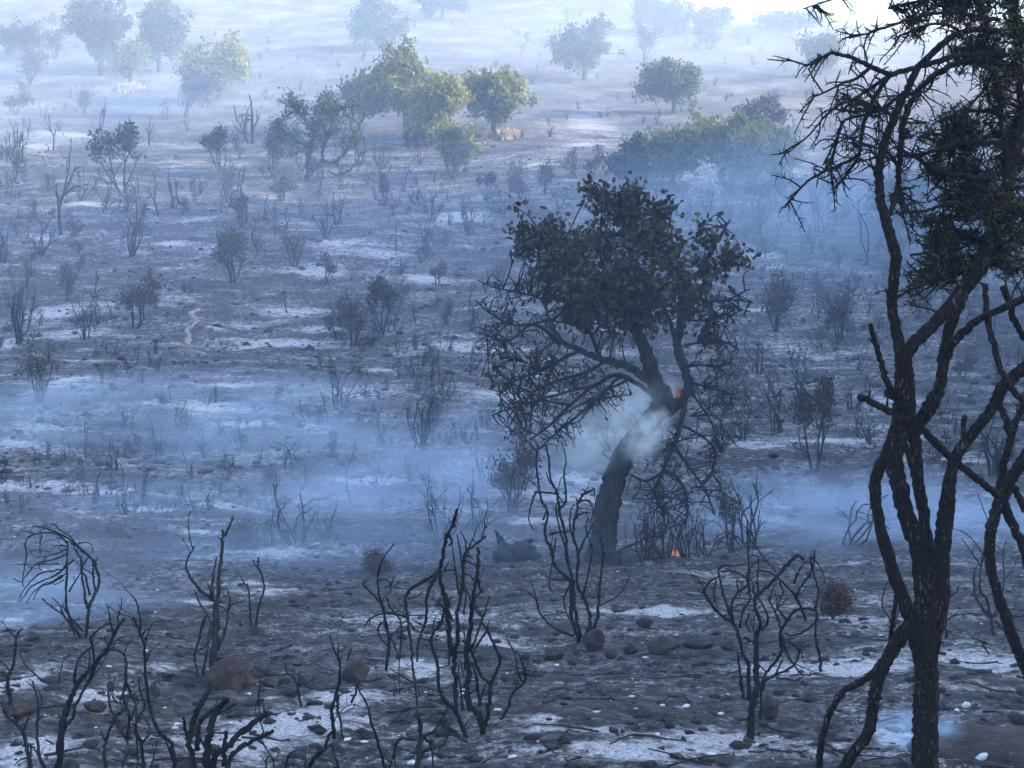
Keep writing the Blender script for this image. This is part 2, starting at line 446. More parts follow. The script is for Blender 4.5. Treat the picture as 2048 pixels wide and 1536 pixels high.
# the pale animal track that winds down the slope
trk = [(398, 618), (384, 628), (392, 640), (386, 652), (373, 662), (378, 676), (372, 690)]
pm = MB()
tp = spline([hit(*q)[:2] for q in trk], 8)
tw = 0.05 + 0.07 * rng.random(len(tp))
nrm = np.gradient(tp, axis=0); nrm = np.stack([-nrm[:, 1], nrm[:, 0]], 1); nrm /= np.linalg.norm(nrm, axis=1)[:, None]
rows = []
for s in (-1, -0.5, 0, 0.5, 1):
    q = tp + nrm * (tw * s * (0.7 + 0.6 * rng.random(len(tp))))[:, None]
    rows.append(np.stack([q[:, 0], q[:, 1], ground_z(q[:, 0], q[:, 1]) + 0.05 - 0.05 * abs(s)], 1))
rows = np.array(rows); n2 = rows.shape[1]
i = np.arange(4)[:, None] * n2; j = np.arange(n2 - 1)[None, :]
pm.add(rows.reshape(-1, 3), np.stack([i + j, i + j + 1, i + n2 + j + 1, i + n2 + j], -1).reshape(-1, 4))
m, t, b = new_mat("pale_trodden_soil")
t.links.new(ramp(t, noise(t, coords(t), 6, 5), [(0.3, (0.09, 0.07, 0.055)), (0.6, (0.27, 0.21, 0.165))]), b.inputs["Base Color"])
tag(pm.build("path", m), kind="structure")

# ------------------------------------------------------------------ loose litter on the ground (uncountable)
def scatter(n, y0, y1, umax=0.36, power=1.6):
    y = y0 * (y1 / y0) ** (rng.random(n) ** (1 / power) if power > 0 else rng.random(n))
    x = (rng.random(n) * 2 - 1) * umax * y
    return x, y
db = MB()
x, y = scatter(3000, 8.3, 30, power=1.0)
for a, c in zip(x, y):
    r = 0.008 + 0.045 * rng.random() ** 4.0
    db.lump((a, c, ground_z(a, c) + r * 0.1), r * 1.4, 0.5, 0.34)
x, y = scatter(3000, 28, 85, power=1.2)
for a, c in zip(x, y):
    r = 0.03 + 0.09 * rng.random() ** 4.0
    db.lump((a, c, ground_z(a, c) + r * 0.1), r * 1.4, 0.6, 0.4)
tag(db.build("debris", M['lump']), "black charcoal lumps and burnt litter strewn over the ashy ground", "litter", kind="stuff")
ab = MB()
x, y = scatter(700, 8.5, 40, power=1.0)
for a, c in zip(x, y):
    if vnoise(a, c, 0.5) < -0.05: continue
    r = 0.006 + 0.020 * rng.random() ** 3
    ab.lump((a, c, ground_z(a, c) + r * 0.2), r * 1.3, 0.4, 0.25)
tag(ab.build("rubble", M['ash']), "small white ash flakes and bleached pebbles strewn on the ground", "ash", kind="stuff")
tb = MB()
x, y = scatter(420, 8.5, 34, power=1.0)
for a, c in zip(x, y):
    L = 0.10 + 0.4 * rng.random() ** 2; th = rng.random() * 6.28
    q = np.array([[a + (s - .5) * L * math.cos(th) + 0.02 * rng.normal(), c + (s - .5) * L * math.sin(th) + 0.02 * rng.normal(), 0] for s in (0, .35, .7, 1)])
    q[:, 2] = ground_z(q[:, 0], q[:, 1]) + 0.012 + 0.02 * rng.random(4)
    tb.tube(spline(q, 2), np.linspace(0.008, 0.004, 7), 4)
tag(tb.build("litter", M['char_grey']), "thin burnt sticks lying about on the ash", "sticks", kind="stuff")

# ------------------------------------------------------------------ plants drawn stem by stem
class Plant:
    """Stems given as photo pixel polylines become tubes at the plant's own distance; a stem that starts on an earlier stem keeps its depth."""
    def __init__(self, name, label, cat, base, d=None, group=None, taper=0.45, sides=7, rough=0.10, spread=0.25, ws=0.68, knob=0.10, shoots=1.5):
        g = hit(*base) if d is None else None
        self.d = g[1] if d is None else d
        p = P(base[0], base[1], self.d)
        self.base = np.array([p[0], p[1], float(ground_z(p[0], p[1]))])
        self.root = empty(name, self.base)
        tag(self.root, label, cat, group)
        self.known, self.taper, self.sides, self.rough, self.spread = [], taper, sides, rough, spread
        self.ws, self.knob, self.shoots = ws, knob, shoots
    def depth_near(self, p, tol):
        if not self.known: return None
        k = np.concatenate(self.known)
        q = np.hypot(k[:, 0] - p[0], k[:, 1] - p[1]); i = q.argmin()
        return k[i, 2] if q[i] < tol else None
    def path(self, pts, w, tol=16, w2=None, amp=None, n=6, wob=1.0):
        pts = [tuple(q) for q in pts]
        widths = [q[2] for q in pts] if len(pts[0]) > 2 else None
        a, b = self.depth_near(pts[0], tol), self.depth_near(pts[-1], tol)
        if a is None and (b is not None or pts[-1][1] > pts[0][1] + 15):
            pts = pts[::-1]; a, b = b, a
            if widths: widths = widths[::-1]
        d0 = a if a is not None else self.d + 0.06 * rng.normal() * self.spread
        amp = (self.spread * rng.uniform(-1, 1)) if amp is None else amp
        d1 = b if b is not None else d0 + amp
        c = spline([q[:2] for q in pts], n)
        m = len(c); tt = np.linspace(0, 1, m)
        wv = np.interp(tt, np.linspace(0, 1, len(widths)), widths) if widths else np.linspace(w, (w2 if w2 else w * self.taper), m)
        dd = d0 + (d1 - d0) * tt + 0.12 * self.spread * np.sin(tt * 9 + rng.random() * 6) * tt * (1 - tt) * 3
        wv = wv * (self.ws if np.isscalar(self.ws) else self.ws(wv))
        c = c + wob * np.minimum(wv[:, None] * 0.13, 1.6) * rng.normal(size=c.shape) * (tt[:, None] > 0.02)
        self.known.append(np.column_stack([c, dd]))
        p3 = np.array([P(x, y, z) for (x, y), z in zip(c, dd)])
        r = wv * 0.5 * dd / FPX
        knob = 1 + self.knob * rng.normal(size=m).clip(-1, 1.5)
        r = r * knob
        g = float(ground_z(p3[0][0], p3[0][1]))
        if a is None and abs(p3[0][2] - g) < 0.4:        # rises from the soil
            foot = np.array([p3[0][0], p3[0][1], min(g, p3[0][2]) - 0.12])
            p3 = np.vstack([foot, p3]); r = np.concatenate([[r[0] * 1.15], r])
        return p3, r
    def stem(self, pts, w, mat=None, part="stem", stubs=0.6, **kw):
        p3, r = self.path(pts, w, **kw)
        mb = MB()
        mb.tube(p3, r, self.sides, self.rough)
        L = np.linalg.norm(np.diff(p3, axis=0), axis=1).sum()
        for _ in range(rng.poisson(stubs * L * 6)):
            k = rng.integers(2, len(p3) - 1) if len(p3) > 4 else 1
            dv = rng.normal(size=3); dv[2] = abs(dv[2]) + 0.4; dv /= np.linalg.norm(dv)
            l = rng.uniform(0.015, 0.07)
            q = p3[k] + dv[None, :] * np.linspace(0, l, 3)[:, None] + rng.normal(size=(3, 3)) * 0.003
            mb.tube(q, np.array([0.55, 0.45, 0.3]) * r[k] * 0.8, 5)
        for _ in range(rng.poisson(self.shoots * L)):            # brittle side shoots
            k = rng.integers(len(p3) // 3, len(p3) - 1)
            tv = p3[k] - p3[k - 1]; dv = tv / (np.linalg.norm(tv) + 1e-9) + rng.normal(size=3) * 0.7; dv[2] += 0.3
            for q, qr in sprout(p3[k], dv / np.linalg.norm(dv), rng.uniform(0.08, 0.30), min(r[k] * 0.6, 0.006), 1, 0.9, 0.2, 0.3): mb.tube(q, qr, 5)
        return mb.build(part, mat or M['char'], self.root, origin=self.base, smooth=True), p3, r
    def stems(self, lst, w, **kw):
        for s in lst:
            if isinstance(s[0], (int, float)): self.stem(s[1], s[0], **kw)
            else: self.stem(s, w, **kw)

def sprout(p0, dirv, length, r0, level, wob=0.5, up=0.25, curl=0.0):
    n = max(4, int(length / 0.09)); st = length / n
    pts, d = [np.array(p0)], np.array(dirv, float)
    ax = rng.normal(size=3)
    for _ in range(n):
        d = d + rng.normal(size=3) * wob * 0.35 + np.array([0, 0, up * 0.25]) + curl * np.cross(ax, d) * 0.2
        d /= np.linalg.norm(d); pts.append(pts[-1] + d * st)
    pts = np.array(pts); rad = np.linspace(r0, r0 * 0.45, len(pts))
    out = [(pts, rad)]
    if level > 0:
        for _ in range(rng.integers(1, 4)):
            k = rng.integers(len(pts) // 3, len(pts) - 1)
            v = pts[k] - pts[k - 1]; v = v / np.linalg.norm(v) + rng.normal(size=3) * 0.65
            out += sprout(pts[k], v / np.linalg.norm(v), length * rng.uniform(0.35, 0.6), rad[k] * 0.7, level - 1, wob, up, curl)
    return out

# ------------------------------------------------------------------ rocks and the stump
def rock(px, py, wpx, hpx, mat, label, jag=0.10, sub=3, group=None):
    g = hit(px, py)
    wx = px2m(wpx, g[1]) / 2; hz = px2m(hpx, g[1])
    v, f = ICO[sub]
    v = v.copy()
    s = rng.random(3) * 40
    for o_, (fr, am) in enumerate(((1.1, 0.75), (2.6, 0.36), (6.0, 0.14))):
        n = vnoise(v[:, 0] + s[0] + v[:, 2] * 0.9, v[:, 1] + s[1] - v[:, 2] * 0.8, fr)
        v = v * (1 + am * n * (jag / 0.10))[:, None]
    for _ in range(11):                                  # broken faces
        n = rng.normal(size=3); n /= np.linalg.norm(n); k = v @ n; lim = 0.5 + 0.25 * rng.random()
        v = v - np.maximum(k - lim, 0)[:, None] * n * 0.92
    v = v * np.array([wx, wx * rng.uniform(0.7, 1.0), hz * 0.62])
    mb = MB(); mb.add(v + np.array([0, 0, hz * 0.38]), f)
    o = mb.build("rock", M[mat])
    o.location = (g[0], g[1] + wx * 0.5, float(ground_z(g[0], g[1] + wx * 0.5)))
    tag(o, label, "rock", group)
    return o
rock(464, 1380, 116, 68, 'rock_brown', "large rounded brown boulder at the foot of a charred shrub", 0.16, 4)
rock(712, 1366, 78, 44, 'rock_grey', "flat-topped sooty grey rock behind two thin charred stems")
rock(1540, 1443, 62, 52, 'rock_dark', "round blackened rock at the foot of the cage-shaped charred shrub")
rock(36, 1438, 70, 26, 'rock_brown', "flat reddish rock among thin whitened stems")
rock(310, 1400, 24, 32, 'rock_brown', "small upright brown rock between charred stems beside the boulder")
rock(184, 1424, 60, 24, 'rock_grey', "low sooty slab behind the forked charred shrub")
rock(535, 1376, 34, 24, 'rock_brown', "small brown rock just beside the large boulder")
rock(566, 1374, 26, 20, 'rock_dark', "dark wedge-shaped stone in the row past the boulder")
rock(604, 1372, 32, 26, 'rock_grey', "grey-brown stone in the middle of the stone row")
rock(645, 1378, 46, 24, 'rock_brown', "low dark red-brown stone beside the flat-topped rock")
rock(1192, 1300, 56, 40, 'rock_brown', "brown rock wedged against the base of the many-stemmed shrub")
rock(1108, 1322, 48, 36, 'rock_grey', "mottled grey rock at the end of the stone row under the charred stems")
rock(965, 1325, 42, 20, 'rock_dark', "black oval stone behind the tall charred shrub")
rock(1262, 1310, 34, 26, 'rock_dark', "dark lump of rock beside the square brown block")
rock(1328, 1308, 62, 46, 'rock_grey', "square brown-grey block of rock in the stone row")
rock(1290, 1256, 50, 18, 'rock_dark', "low black stone below the band of white ash")
rock(1400, 1302, 70, 26, 'rock_dark', "long low black rock beyond the square block")
rock(1455, 1300, 40, 22, 'rock_grey', "sooty stone showing through the cage-shaped shrub")
rock(1105, 1505, 44, 16, 'rock_dark', "low black clod on the bare grey soil")
rock(950, 1250, 36, 14, 'rock_dark', "dark flake of stone by the strip of white ash")
rock(245, 1460, 30, 16, 'rock_dark', "dark stone among the tangled burnt stems")
for k, (x_, y_, w_) in enumerate([(1005, 1318, 22), (1050, 1322, 26), (1075, 1330, 20), (1148, 1330, 22), (1010, 1365, 24), (1030, 1372, 18),
                                  (990, 1372, 18), (1220, 1318, 26), (1245, 1322, 18), (1370, 1318, 24), (1185, 1330, 20), (1300, 1336, 16)]):
    rock(x_, y_, w_, w_ * 0.6, 'rock_dark' if k % 3 else 'rock_grey', "fist-sized sooty stone scattered along the stone row", sub=2, group="small stones along the stone row")

g = hit(1992, 1500)
mb = MB()
v, f = ICO[4]
v = v[:, :] * (1 + 0.25 * vnoise(v[:, 0] * 3, v[:, 1] * 3 + v[:, 2], 1.0) + 0.12 * vnoise(v[:, 0] * 9, v[:, 1] * 9 + v[:, 2] * 5, 1.0))[:, None]
mb.add(v * np.array([0.60, 0.45, 0.085]), f)
o = mb.build("mound", M['red_soil']); o.location = (g[0] + 0.06, g[1], g[2])
tag(o, "low mound of red-brown soil beside the flaking trunk", "earth mound")
for k, (x_, y_, w_) in enumerate([(1816, 1478, 24), (1838, 1475, 16), (1932, 1420, 24), (1965, 1524, 32), (1915, 1425, 16), (1843, 1490, 20)]):
    rock(x_, y_, w_, w_ * 0.5, 'ash', "small bleached stone lying near the red-brown mound", sub=2, group="bleached stones near the mound")
r_ = rock(2042, 1428, 26, 18, 'rust' if False else 'rock_brown', "rusty stone on top of the red-brown mound", sub=2)
r_.location.z += 0.12

# burnt stump, two jagged horns of charred wood
pl = Plant("stump", "jagged black stump with a raised horn beside the leaning tree", "stump", (1030, 1118), spread=0.1)
mb = MB()
for cx_, cz_, rx_, rz_ in ((-0.05, 0.06, 0.30, 0.15), (0.12, 0.10, 0.22, 0.17), (0.22, 0.05, 0.16, 0.12), (-0.16, 0.10, 0.13, 0.18)):
    v, f = ICO[3]
    v = v * (1 + 0.5 * vnoise(v[:, 0] * 2 + cx_ * 40, v[:, 2] * 2 + v[:, 1], 1.2) + 0.35 * vnoise(v[:, 0] * 7, v[:, 2] * 7 + v[:, 1] * 3 + cx_ * 9, 1.0))[:, None]
    mb.add(v * np.array([rx_, 0.2, rz_]) + np.array([cx_, 0, cz_]), f)
mb.build("base", M['lump'], pl.root)
pl.stem([(1006, 1115, 34), (1002, 1090, 26), (996, 1072, 14), (990, 1060, 4)], 24, part="snag", stubs=0)
pl.stem([(1052, 1112, 40), (1050, 1096, 30), (1056, 1084, 16), (1066, 1080, 8)], 24, part="snag", stubs=0)

# ------------------------------------------------------------------ charred shrubs close to the camera, each traced
BS = "charred shrubs close to the stone row"
p = Plant("burnt_shrub", "charred shrub whose crown droops sideways like a comb", "shrub", (166, 1276), spread=0.35)
p.stems([(10, [(160, 1274), (140, 1238), (132, 1200), (134, 1150), (134, 1117), (136, 1090)]),
         (11, [(172, 1274), (176, 1236), (180, 1211), (191, 1186), (199, 1162), (191, 1133), (182, 1117), (168, 1105), (145, 1084)]),
         (7, [(166, 1262), (150, 1245), (133, 1225), (126, 1210)]),
         (7, [(180, 1190), (172, 1156), (164, 1141), (172, 1121), (178, 1112)]), (8, [(174, 1218), (168, 1176), (164, 1152), (162, 1121), (156, 1109), (147, 1095)]),
         (6, [(138, 1184), (152, 1160), (164, 1141)]), (7, [(190, 1180), (186, 1150), (186, 1125), (178, 1110)]), (6, [(195, 1150), (192, 1130), (188, 1118)]),
         (7, [(178, 1112), (160, 1096), (137, 1078), (121, 1068), (98, 1059), (80, 1054), (64, 1052)]),
         (6, [(137, 1090), (124, 1075), (109, 1066), (82, 1066), (60, 1072), (50, 1088), (53, 1109), (49, 1137), (45, 1160), (47, 1173)]),
         (5, [(160, 1096), (140, 1074), (120, 1060), (108, 1048), (100, 1050)]), (5, [(150, 1092), (130, 1080), (112, 1074)]), (5, [(136, 1092), (102, 1090)]),
         (6, [(147, 1120), (127, 1137), (109, 1141), (78, 1148), (59, 1166), (46, 1182), (38, 1197)]),
         (6, [(134, 1130), (115, 1148), (98, 1156), (64, 1172), (50, 1190), (39, 1203)]), (5, [(131, 1148), (110, 1163), (88, 1168), (64, 1188), (53, 1207)]),
         (5, [(125, 1150), (100, 1167), (84, 1172), (72, 1187), (66, 1200)]),
         (5, [(134, 1108), (110, 1118), (98, 1121), (74, 1127), (57, 1145), (43, 1162), (32, 1160), (25, 1156)]),
         (4, [(134, 1098), (108, 1108), (88, 1113), (68, 1113), (60, 1100)]), (4, [(120, 1128), (94, 1128), (60, 1129), (24, 1129)]),
         (4, [(84, 1068), (80, 1090), (80, 1112)]), (4, [(94, 1112), (80, 1130), (76, 1128), (82, 1142)]),
         (4, [(154, 1088), (165, 1085), (178, 1086), (185, 1094), (184, 1109)]), (4, [(190, 1124), (196, 1114)]),
         (7, [(150, 1270), (140, 1250), (127, 1230), (105, 1215), (84, 1197)]), (6, [(130, 1236), (125, 1225), (117, 1207), (103, 1195)]), (4, [(128, 1160), (112, 1168), (100, 1166)])], 6)

p = Plant("burnt_shrub", "tall charred shrub with one long upright stem rising behind the brown boulder", "shrub", (424, 1372), spread=0.3)
p.stems([(24, [(424, 1372, 26), (428, 1314, 26), (432, 1265, 22), (434, 1215, 18), (437, 1195, 13), (438, 1156, 11), (442, 1117, 11), (446, 1078, 9), (446, 1060, 9)]),
         (9, [(450, 1072), (456, 1058), (461, 1048), (465, 1032)]), (5, [(463, 1042), (468, 1036)]),
         (10, [(430, 1202), (409, 1188), (391, 1170), (379, 1150), (372, 1133), (377, 1113), (389, 1094)]), (5, [(386, 1098), (380, 1078), (377, 1050), (380, 1020)]),
         (10, [(426, 1197), (424, 1180), (426, 1156), (430, 1130), (433, 1114)]), (8, [(424, 1192), (420, 1178), (415, 1167)]),
         (11, [(436, 1300), (448, 1264), (455, 1244), (456, 1221), (460, 1195), (455, 1183)]), (6, [(440, 1212), (450, 1218), (456, 1232)]),
         (8, [(430, 1256), (414, 1230), (399, 1205), (389, 1180)]),
         (9, [(403, 1376), (393, 1334), (389, 1314), (399, 1275), (406, 1245), (414, 1230)]), (8, [(405, 1350), (411, 1320), (416, 1295), (420, 1256), (428, 1240)]),
         (7, [(400, 1300), (412, 1290), (420, 1262)])], 9, mat=M['char_grey'])

p = Plant("burnt_shrub", "slender charred shrub of two thin stems curving apart", "shrub", (506, 1254), spread=0.2)
p.stems([(7, [(502, 1253), (500, 1215), (496, 1176), (488, 1165), (482, 1153)]), (8, [(511, 1254), (518, 1211), (528, 1176), (522, 1146), (516, 1133), (517, 1114)]),
         (5, [(517, 1139), (510, 1130), (505, 1120)]), (4, [(495, 1172), (496, 1165)])], 7)

p = Plant("burnt_shrub", "thick twin-stemmed charred shrub leaning over with a looped arch at its top", "shrub", (118, 1556), spread=0.25)
p.stems([(18, [(116, 1556, 22), (121, 1480, 22), (127, 1441, 20), (141, 1402, 17), (152, 1373, 15), (168, 1353, 13), (184, 1334, 12), (197, 1318, 11), (213, 1299, 10), (223, 1281, 10), (232, 1259, 9), (250, 1236, 8)]),
         (11, [(128, 1452), (145, 1437), (152, 1408), (166, 1382), (184, 1347), (188, 1314), (186, 1295), (181, 1280), (195, 1261), (219, 1246)]), (5, [(181, 1280), (180, 1266)]),
         (9, [(150, 1376), (150, 1345), (156, 1322), (168, 1306), (182, 1294)]), (6, [(206, 1300), (230, 1300), (248, 1310), (254, 1330), (252, 1353), (246, 1378)]),
         (7, [(228, 1272), (222, 1250), (218, 1225), (215, 1212)]), (6, [(238, 1254), (236, 1235), (242, 1215), (243, 1196)]), (6, [(118, 1556), (108, 1535), (116, 1520)])], 11)

p = Plant("burnt_shrub", "whitened forked shrub of thin stems over the flat reddish rock", "shrub", (72, 1560), spread=0.25)
p.stems([(15, [(68, 1560), (55, 1500), (49, 1470), (37, 1451), (20, 1437), (8, 1418), (2, 1404)]), (11, [(94, 1556), (78, 1509), (74, 1461), (77, 1422), (74, 1392), (68, 1375), (66, 1362)]),
         (9, [(50, 1460), (52, 1448), (59, 1429), (72, 1418), (90, 1406)]), (8, [(92, 1535), (70, 1500), (58, 1490)]), (6, [(77, 1424), (84, 1400), (76, 1378)]), (6, [(78, 1440), (88, 1430)])], 10, mat=M['char_grey'])

p = Plant("burnt_shrub", "single kinked charred stem at the very edge with a hooked tip", "shrub", (24, 1412), spread=0.15)
p.stems([(12, [(24, 1412), (18, 1377), (15, 1357), (25, 1334), (31, 1295), (33, 1275), (38, 1264), (45, 1257)]), (7, [(15, 1360), (4, 1345), (-6, 1350)])], 10)
p = Plant("fallen_branch", "pale curved dead branch arching down to the ash", "branch", (117, 1374), spread=0.15)
p.stems([(7, [(117, 1373), (84, 1359), (59, 1338), (44, 1318), (41, 1290)])], 7, mat=M['char_grey'])

p = Plant("burnt_shrub", "upright charred stem with a forked tip standing behind the tangle", "shrub", (350, 1556), spread=0.2)
p.stems([(13, [(350, 1556), (344, 1490), (322, 1470), (303, 1427), (296, 1392), (291, 1343), (289, 1295), (281, 1271), (273, 1248), (266, 1234)]), (7, [(282, 1272), (290, 1262), (298, 1258)]),
         (7, [(281, 1264), (281, 1240), (275, 1212), (270, 1198), (262, 1190)]), (7, [(346, 1520), (332, 1480), (322, 1462)])], 11)
p = Plant("burnt_shrub", "thin crooked charred twig growing alone before the upright forked stem", "shrub", (116, 1372), spread=0.1)
p.stems([(5, [(117, 1366), (122, 1340), (127, 1322), (140, 1308)]), (4, [(250, 1306), (254, 1292), (268, 1276)])], 5)

p = Plant("burnt_shrub", "dense tangle of interlaced charred stems with looped tips", "shrub", (250, 1562), spread=0.3)
p.stems([(13, [(214, 1562), (209, 1500), (217, 1466), (228, 1437), (219, 1412), (217, 1363)]), (11, [(238, 1562), (248, 1520), (257, 1498), (252, 1480), (240, 1460), (234, 1443), (230, 1432)]),
         (10, [(254, 1478), (258, 1431), (248, 1400), (246, 1388), (253, 1360), (252, 1345)]), (9, [(275, 1560), (275, 1500), (273, 1470), (271, 1412), (258, 1380), (252, 1362)]),
         (11, [(290, 1560), (283, 1490), (270, 1461), (278, 1431), (290, 1412), (279, 1377), (279, 1353)]), (7, [(230, 1431), (244, 1422), (242, 1406), (229, 1402), (226, 1373), (231, 1353)]),
         (7, [(236, 1430), (250, 1420), (256, 1405)]), (7, [(262, 1440), (268, 1420), (276, 1400), (262, 1380)]), (7, [(282, 1490), (300, 1466), (293, 1440), (282, 1425)]), (6, [(209, 1480), (204, 1468), (200, 1460)]),
         (7, [(300, 1540), (308, 1512), (314, 1486), (312, 1478)]), (6, [(266, 1450), (280, 1440), (288, 1420)]), (6, [(240, 1400), (248, 1392), (258, 1396), (266, 1388)])], 8, mat=M['char_grey'])

p = Plant("burnt_shrub", "stout black charred stump shoots with blunt pale-tipped ends", "shrub", (424, 1600), spread=0.25, taper=0.75, sides=9)
p.stems([(22, [(420, 1600), (414, 1510), (420, 1470), (424, 1443), (436, 1416), (448, 1405), (457, 1399)]), (20, [(400, 1600), (379, 1490), (381, 1470), (389, 1431), (405, 1402), (420, 1380)]),
         (16, [(394, 1500), (395, 1457), (407, 1435), (416, 1428), (425, 1422)]), (22, [(420, 1560), (432, 1513), (459, 1488), (487, 1462), (516, 1439), (537, 1427)]),
         (16, [(452, 1590), (463, 1513), (487, 1492), (516, 1476), (547, 1462)]), (15, [(448, 1530), (448, 1496), (451, 1464)]), (10, [(376, 1480), (370, 1455), (366, 1435)]), (8, [(414, 1500), (402, 1480), (398, 1462)])], 16)
p = Plant("burnt_shrub", "short charred shoots with one thick arm raised at the bottom of the slope", "shrub", (606, 1590), spread=0.2)
p.stems([(17, [(606, 1590), (614, 1545), (627, 1519), (649, 1496), (658, 1470), (671, 1459)]), (8, [(570, 1590), (571, 1540), (578, 1509), (594, 1500)]), (6, [(530, 1590), (534, 1517), (552, 1518), (559, 1500)]),
         (9, [(612, 1552), (610, 1520), (612, 1505)]), (7, [(680, 1560), (676, 1530), (668, 1510), (664, 1490)]), (7, [(640, 1580), (668, 1535), (690, 1545)])], 9)

p = Plant("burnt_shrub", "pair of thin charred poles with a three-pronged top by the flat-topped rock", "shrub", (675, 1478), spread=0.18)
p.stems([(12, [(668, 1462), (664, 1422), (671, 1392), (679, 1363), (680, 1324), (676, 1318)]), (11, [(686, 1480), (680, 1441), (675, 1416), (678, 1390)]),
         (7, [(680, 1322), (667, 1295), (660, 1269)]), (6, [(677, 1316), (676, 1283)]), (5, [(694, 1322), (703, 1296)])], 10)
p = Plant("burnt_shrub", "lone charred shoot forking low and bending down the bare slope", "shrub", (776, 1556), spread=0.25)
p.stems([(10, [(776, 1556), (760, 1500), (744, 1451), (735, 1412), (719, 1382), (716, 1369)]), (8, [(702, 1406), (712, 1386), (716, 1366), (740, 1362), (766, 1356)]), (6, [(777, 1540), (790, 1500), (796, 1478)])], 9)
p = Plant("burnt_shrub", "thin bent charred stem standing between the boulder and the flat-topped rock", "shrub", (602, 1412), spread=0.1)
p.stems([(8, [(602, 1412), (597, 1386), (589, 1358), (574, 1344), (571, 1326)]), (7, [(516, 1416), (517, 1396), (521, 1370), (519, 1358)])], 7)

p = Plant("burnt_shrub", "biggest charred shrub, a crowd of tall black stems fanning from one base", "shrub", (966, 1470), spread=0.45)
p.stems([(20, [(966, 1470), (959, 1431), (940, 1412), (932, 1373), (938, 1343), (934, 1304), (940, 1256), (944, 1215), (947, 1186), (953, 1160), (957, 1117), (956, 1094)]),
         (14, [(973, 1451), (977, 1412), (979, 1369), (963, 1353), (947, 1314), (936, 1295), (925, 1280)]), (11, [(981, 1367), (994, 1341), (1000, 1322), (987, 1285), (965, 1246), (963, 1234), (947, 1207)]),
         (11, [(960, 1412), (954, 1363), (944, 1324)]), (14, [(936, 1486), (924, 1451), (910, 1421), (885, 1400), (877, 1365), (875, 1330), (863, 1290), (867, 1265), (881, 1250), (887, 1225), (884, 1212), (871, 1209)]),
         (15, [(912, 1420), (910, 1360), (910, 1314), (916, 1265), (914, 1225), (922, 1195), (926, 1146), (930, 1107), (947, 1092), (971, 1072)]),
         (16, [(906, 1310), (898, 1270), (893, 1225), (895, 1205), (883, 1172), (881, 1137), (887, 1107), (891, 1082), (901, 1059), (908, 1039), (914, 1018)]), (14, [(906, 1052), (911, 1034), (916, 1016)]),
         (9, [(893, 1085), (890, 1070), (897, 1066)]), (9, [(898, 1070), (904, 1085), (896, 1092)]),
         (11, [(881, 1143), (848, 1162), (817, 1182), (811, 1205), (815, 1230), (818, 1264), (823, 1289), (825, 1330), (828, 1353), (832, 1382), (836, 1431), (838, 1470)]),
         (12, [(876, 1150), (860, 1172), (854, 1199), (851, 1244), (840, 1270), (835, 1300), (834, 1324)]),
         (9, [(789, 1086), (766, 1117), (756, 1152), (756, 1176), (762, 1205), (768, 1225), (774, 1254), (778, 1289), (776, 1310), (772, 1340)]),
         (9, [(726, 1164), (728, 1172), (739, 1182), (762, 1207), (768, 1220)]), (5, [(726, 1164), (735, 1160)]), (8, [(727, 1256), (742, 1236), (768, 1227), (793, 1229), (817, 1234)]), (5, [(740, 1240), (738, 1250)]),
         (7, [(774, 1195), (780, 1215), (797, 1234), (803, 1254), (801, 1293), (798, 1334), (800, 1390)]), (7, [(764, 1244), (756, 1260), (764, 1279), (778, 1295)]), (8, [(768, 1240), (774, 1262), (784, 1279), (791, 1295), (799, 1324)]),
         (9, [(979, 1191), (971, 1221), (961, 1250), (947, 1285), (942, 1300)]), (7, [(974, 1260), (958, 1285), (948, 1300)]), (5, [(975, 1260), (976, 1248)]), (8, [(957, 1160), (960, 1178), (968, 1186)]),
         (8, [(947, 1200), (958, 1188), (967, 1178)]), (8, [(958, 1130), (952, 1150), (945, 1160)]), (7, [(926, 1150), (920, 1100), (914, 1070)]), (6, [(918, 1190), (908, 1120), (904, 1085)]), (6, [(933, 1104), (930, 1080), (922, 1064)]),
         (6, [(930, 1108), (948, 1118)]), (6, [(931, 1122), (950, 1130)]), (6, [(928, 1230), (932, 1190), (924, 1170)]), (8, [(893, 1225), (905, 1240), (915, 1235)]), (9, [(884, 1172), (890, 1205), (905, 1236)]),
         (6, [(893, 1206), (902, 1196), (907, 1188)]), (6, [(888, 1142), (893, 1132), (898, 1122)]), (6, [(890, 1142), (905, 1140), (912, 1145)]), (5, [(816, 1198), (835, 1192), (846, 1182)]), (6, [(875, 1245), (890, 1240), (900, 1236)]),
         (6, [(830, 1260), (815, 1240), (808, 1225)]), (6, [(844, 1250), (835, 1245), (825, 1240)]), (6, [(782, 1170), (788, 1152)]), (5, [(757, 1162), (768, 1158), (778, 1165), (782, 1178), (778, 1182)]), (5, [(790, 1175), (812, 1178)]),
         (9, [(925, 1420), (924, 1400), (916, 1330)]), (7, [(930, 1340), (930, 1290), (926, 1245)]), (8, [(958, 1412), (966, 1385), (972, 1365)]), (7, [(897, 1330), (900, 1290), (890, 1250)]), (7, [(945, 1310), (955, 1290), (972, 1262), (979, 1240)])], 9)
p = Plant("burnt_shrub", "small charred sapling curving up beside the biggest shrub", "shrub", (1004, 1442), spread=0.15)
p.stems([(9, [(1002, 1441), (1012, 1422), (1028, 1384), (1049, 1365), (1049, 1345), (1039, 1310), (1026, 1300), (1012, 1271)]), (6, [(1049, 1345), (1062, 1352), (1073, 1338)]), (6, [(1046, 1365), (1036, 1345), (1032, 1320), (1028, 1304)])], 9)
p = Plant("burnt_shrub", "low criss-crossed charred shrub with brittle sideways twigs", "shrub", (822, 1580), spread=0.3)
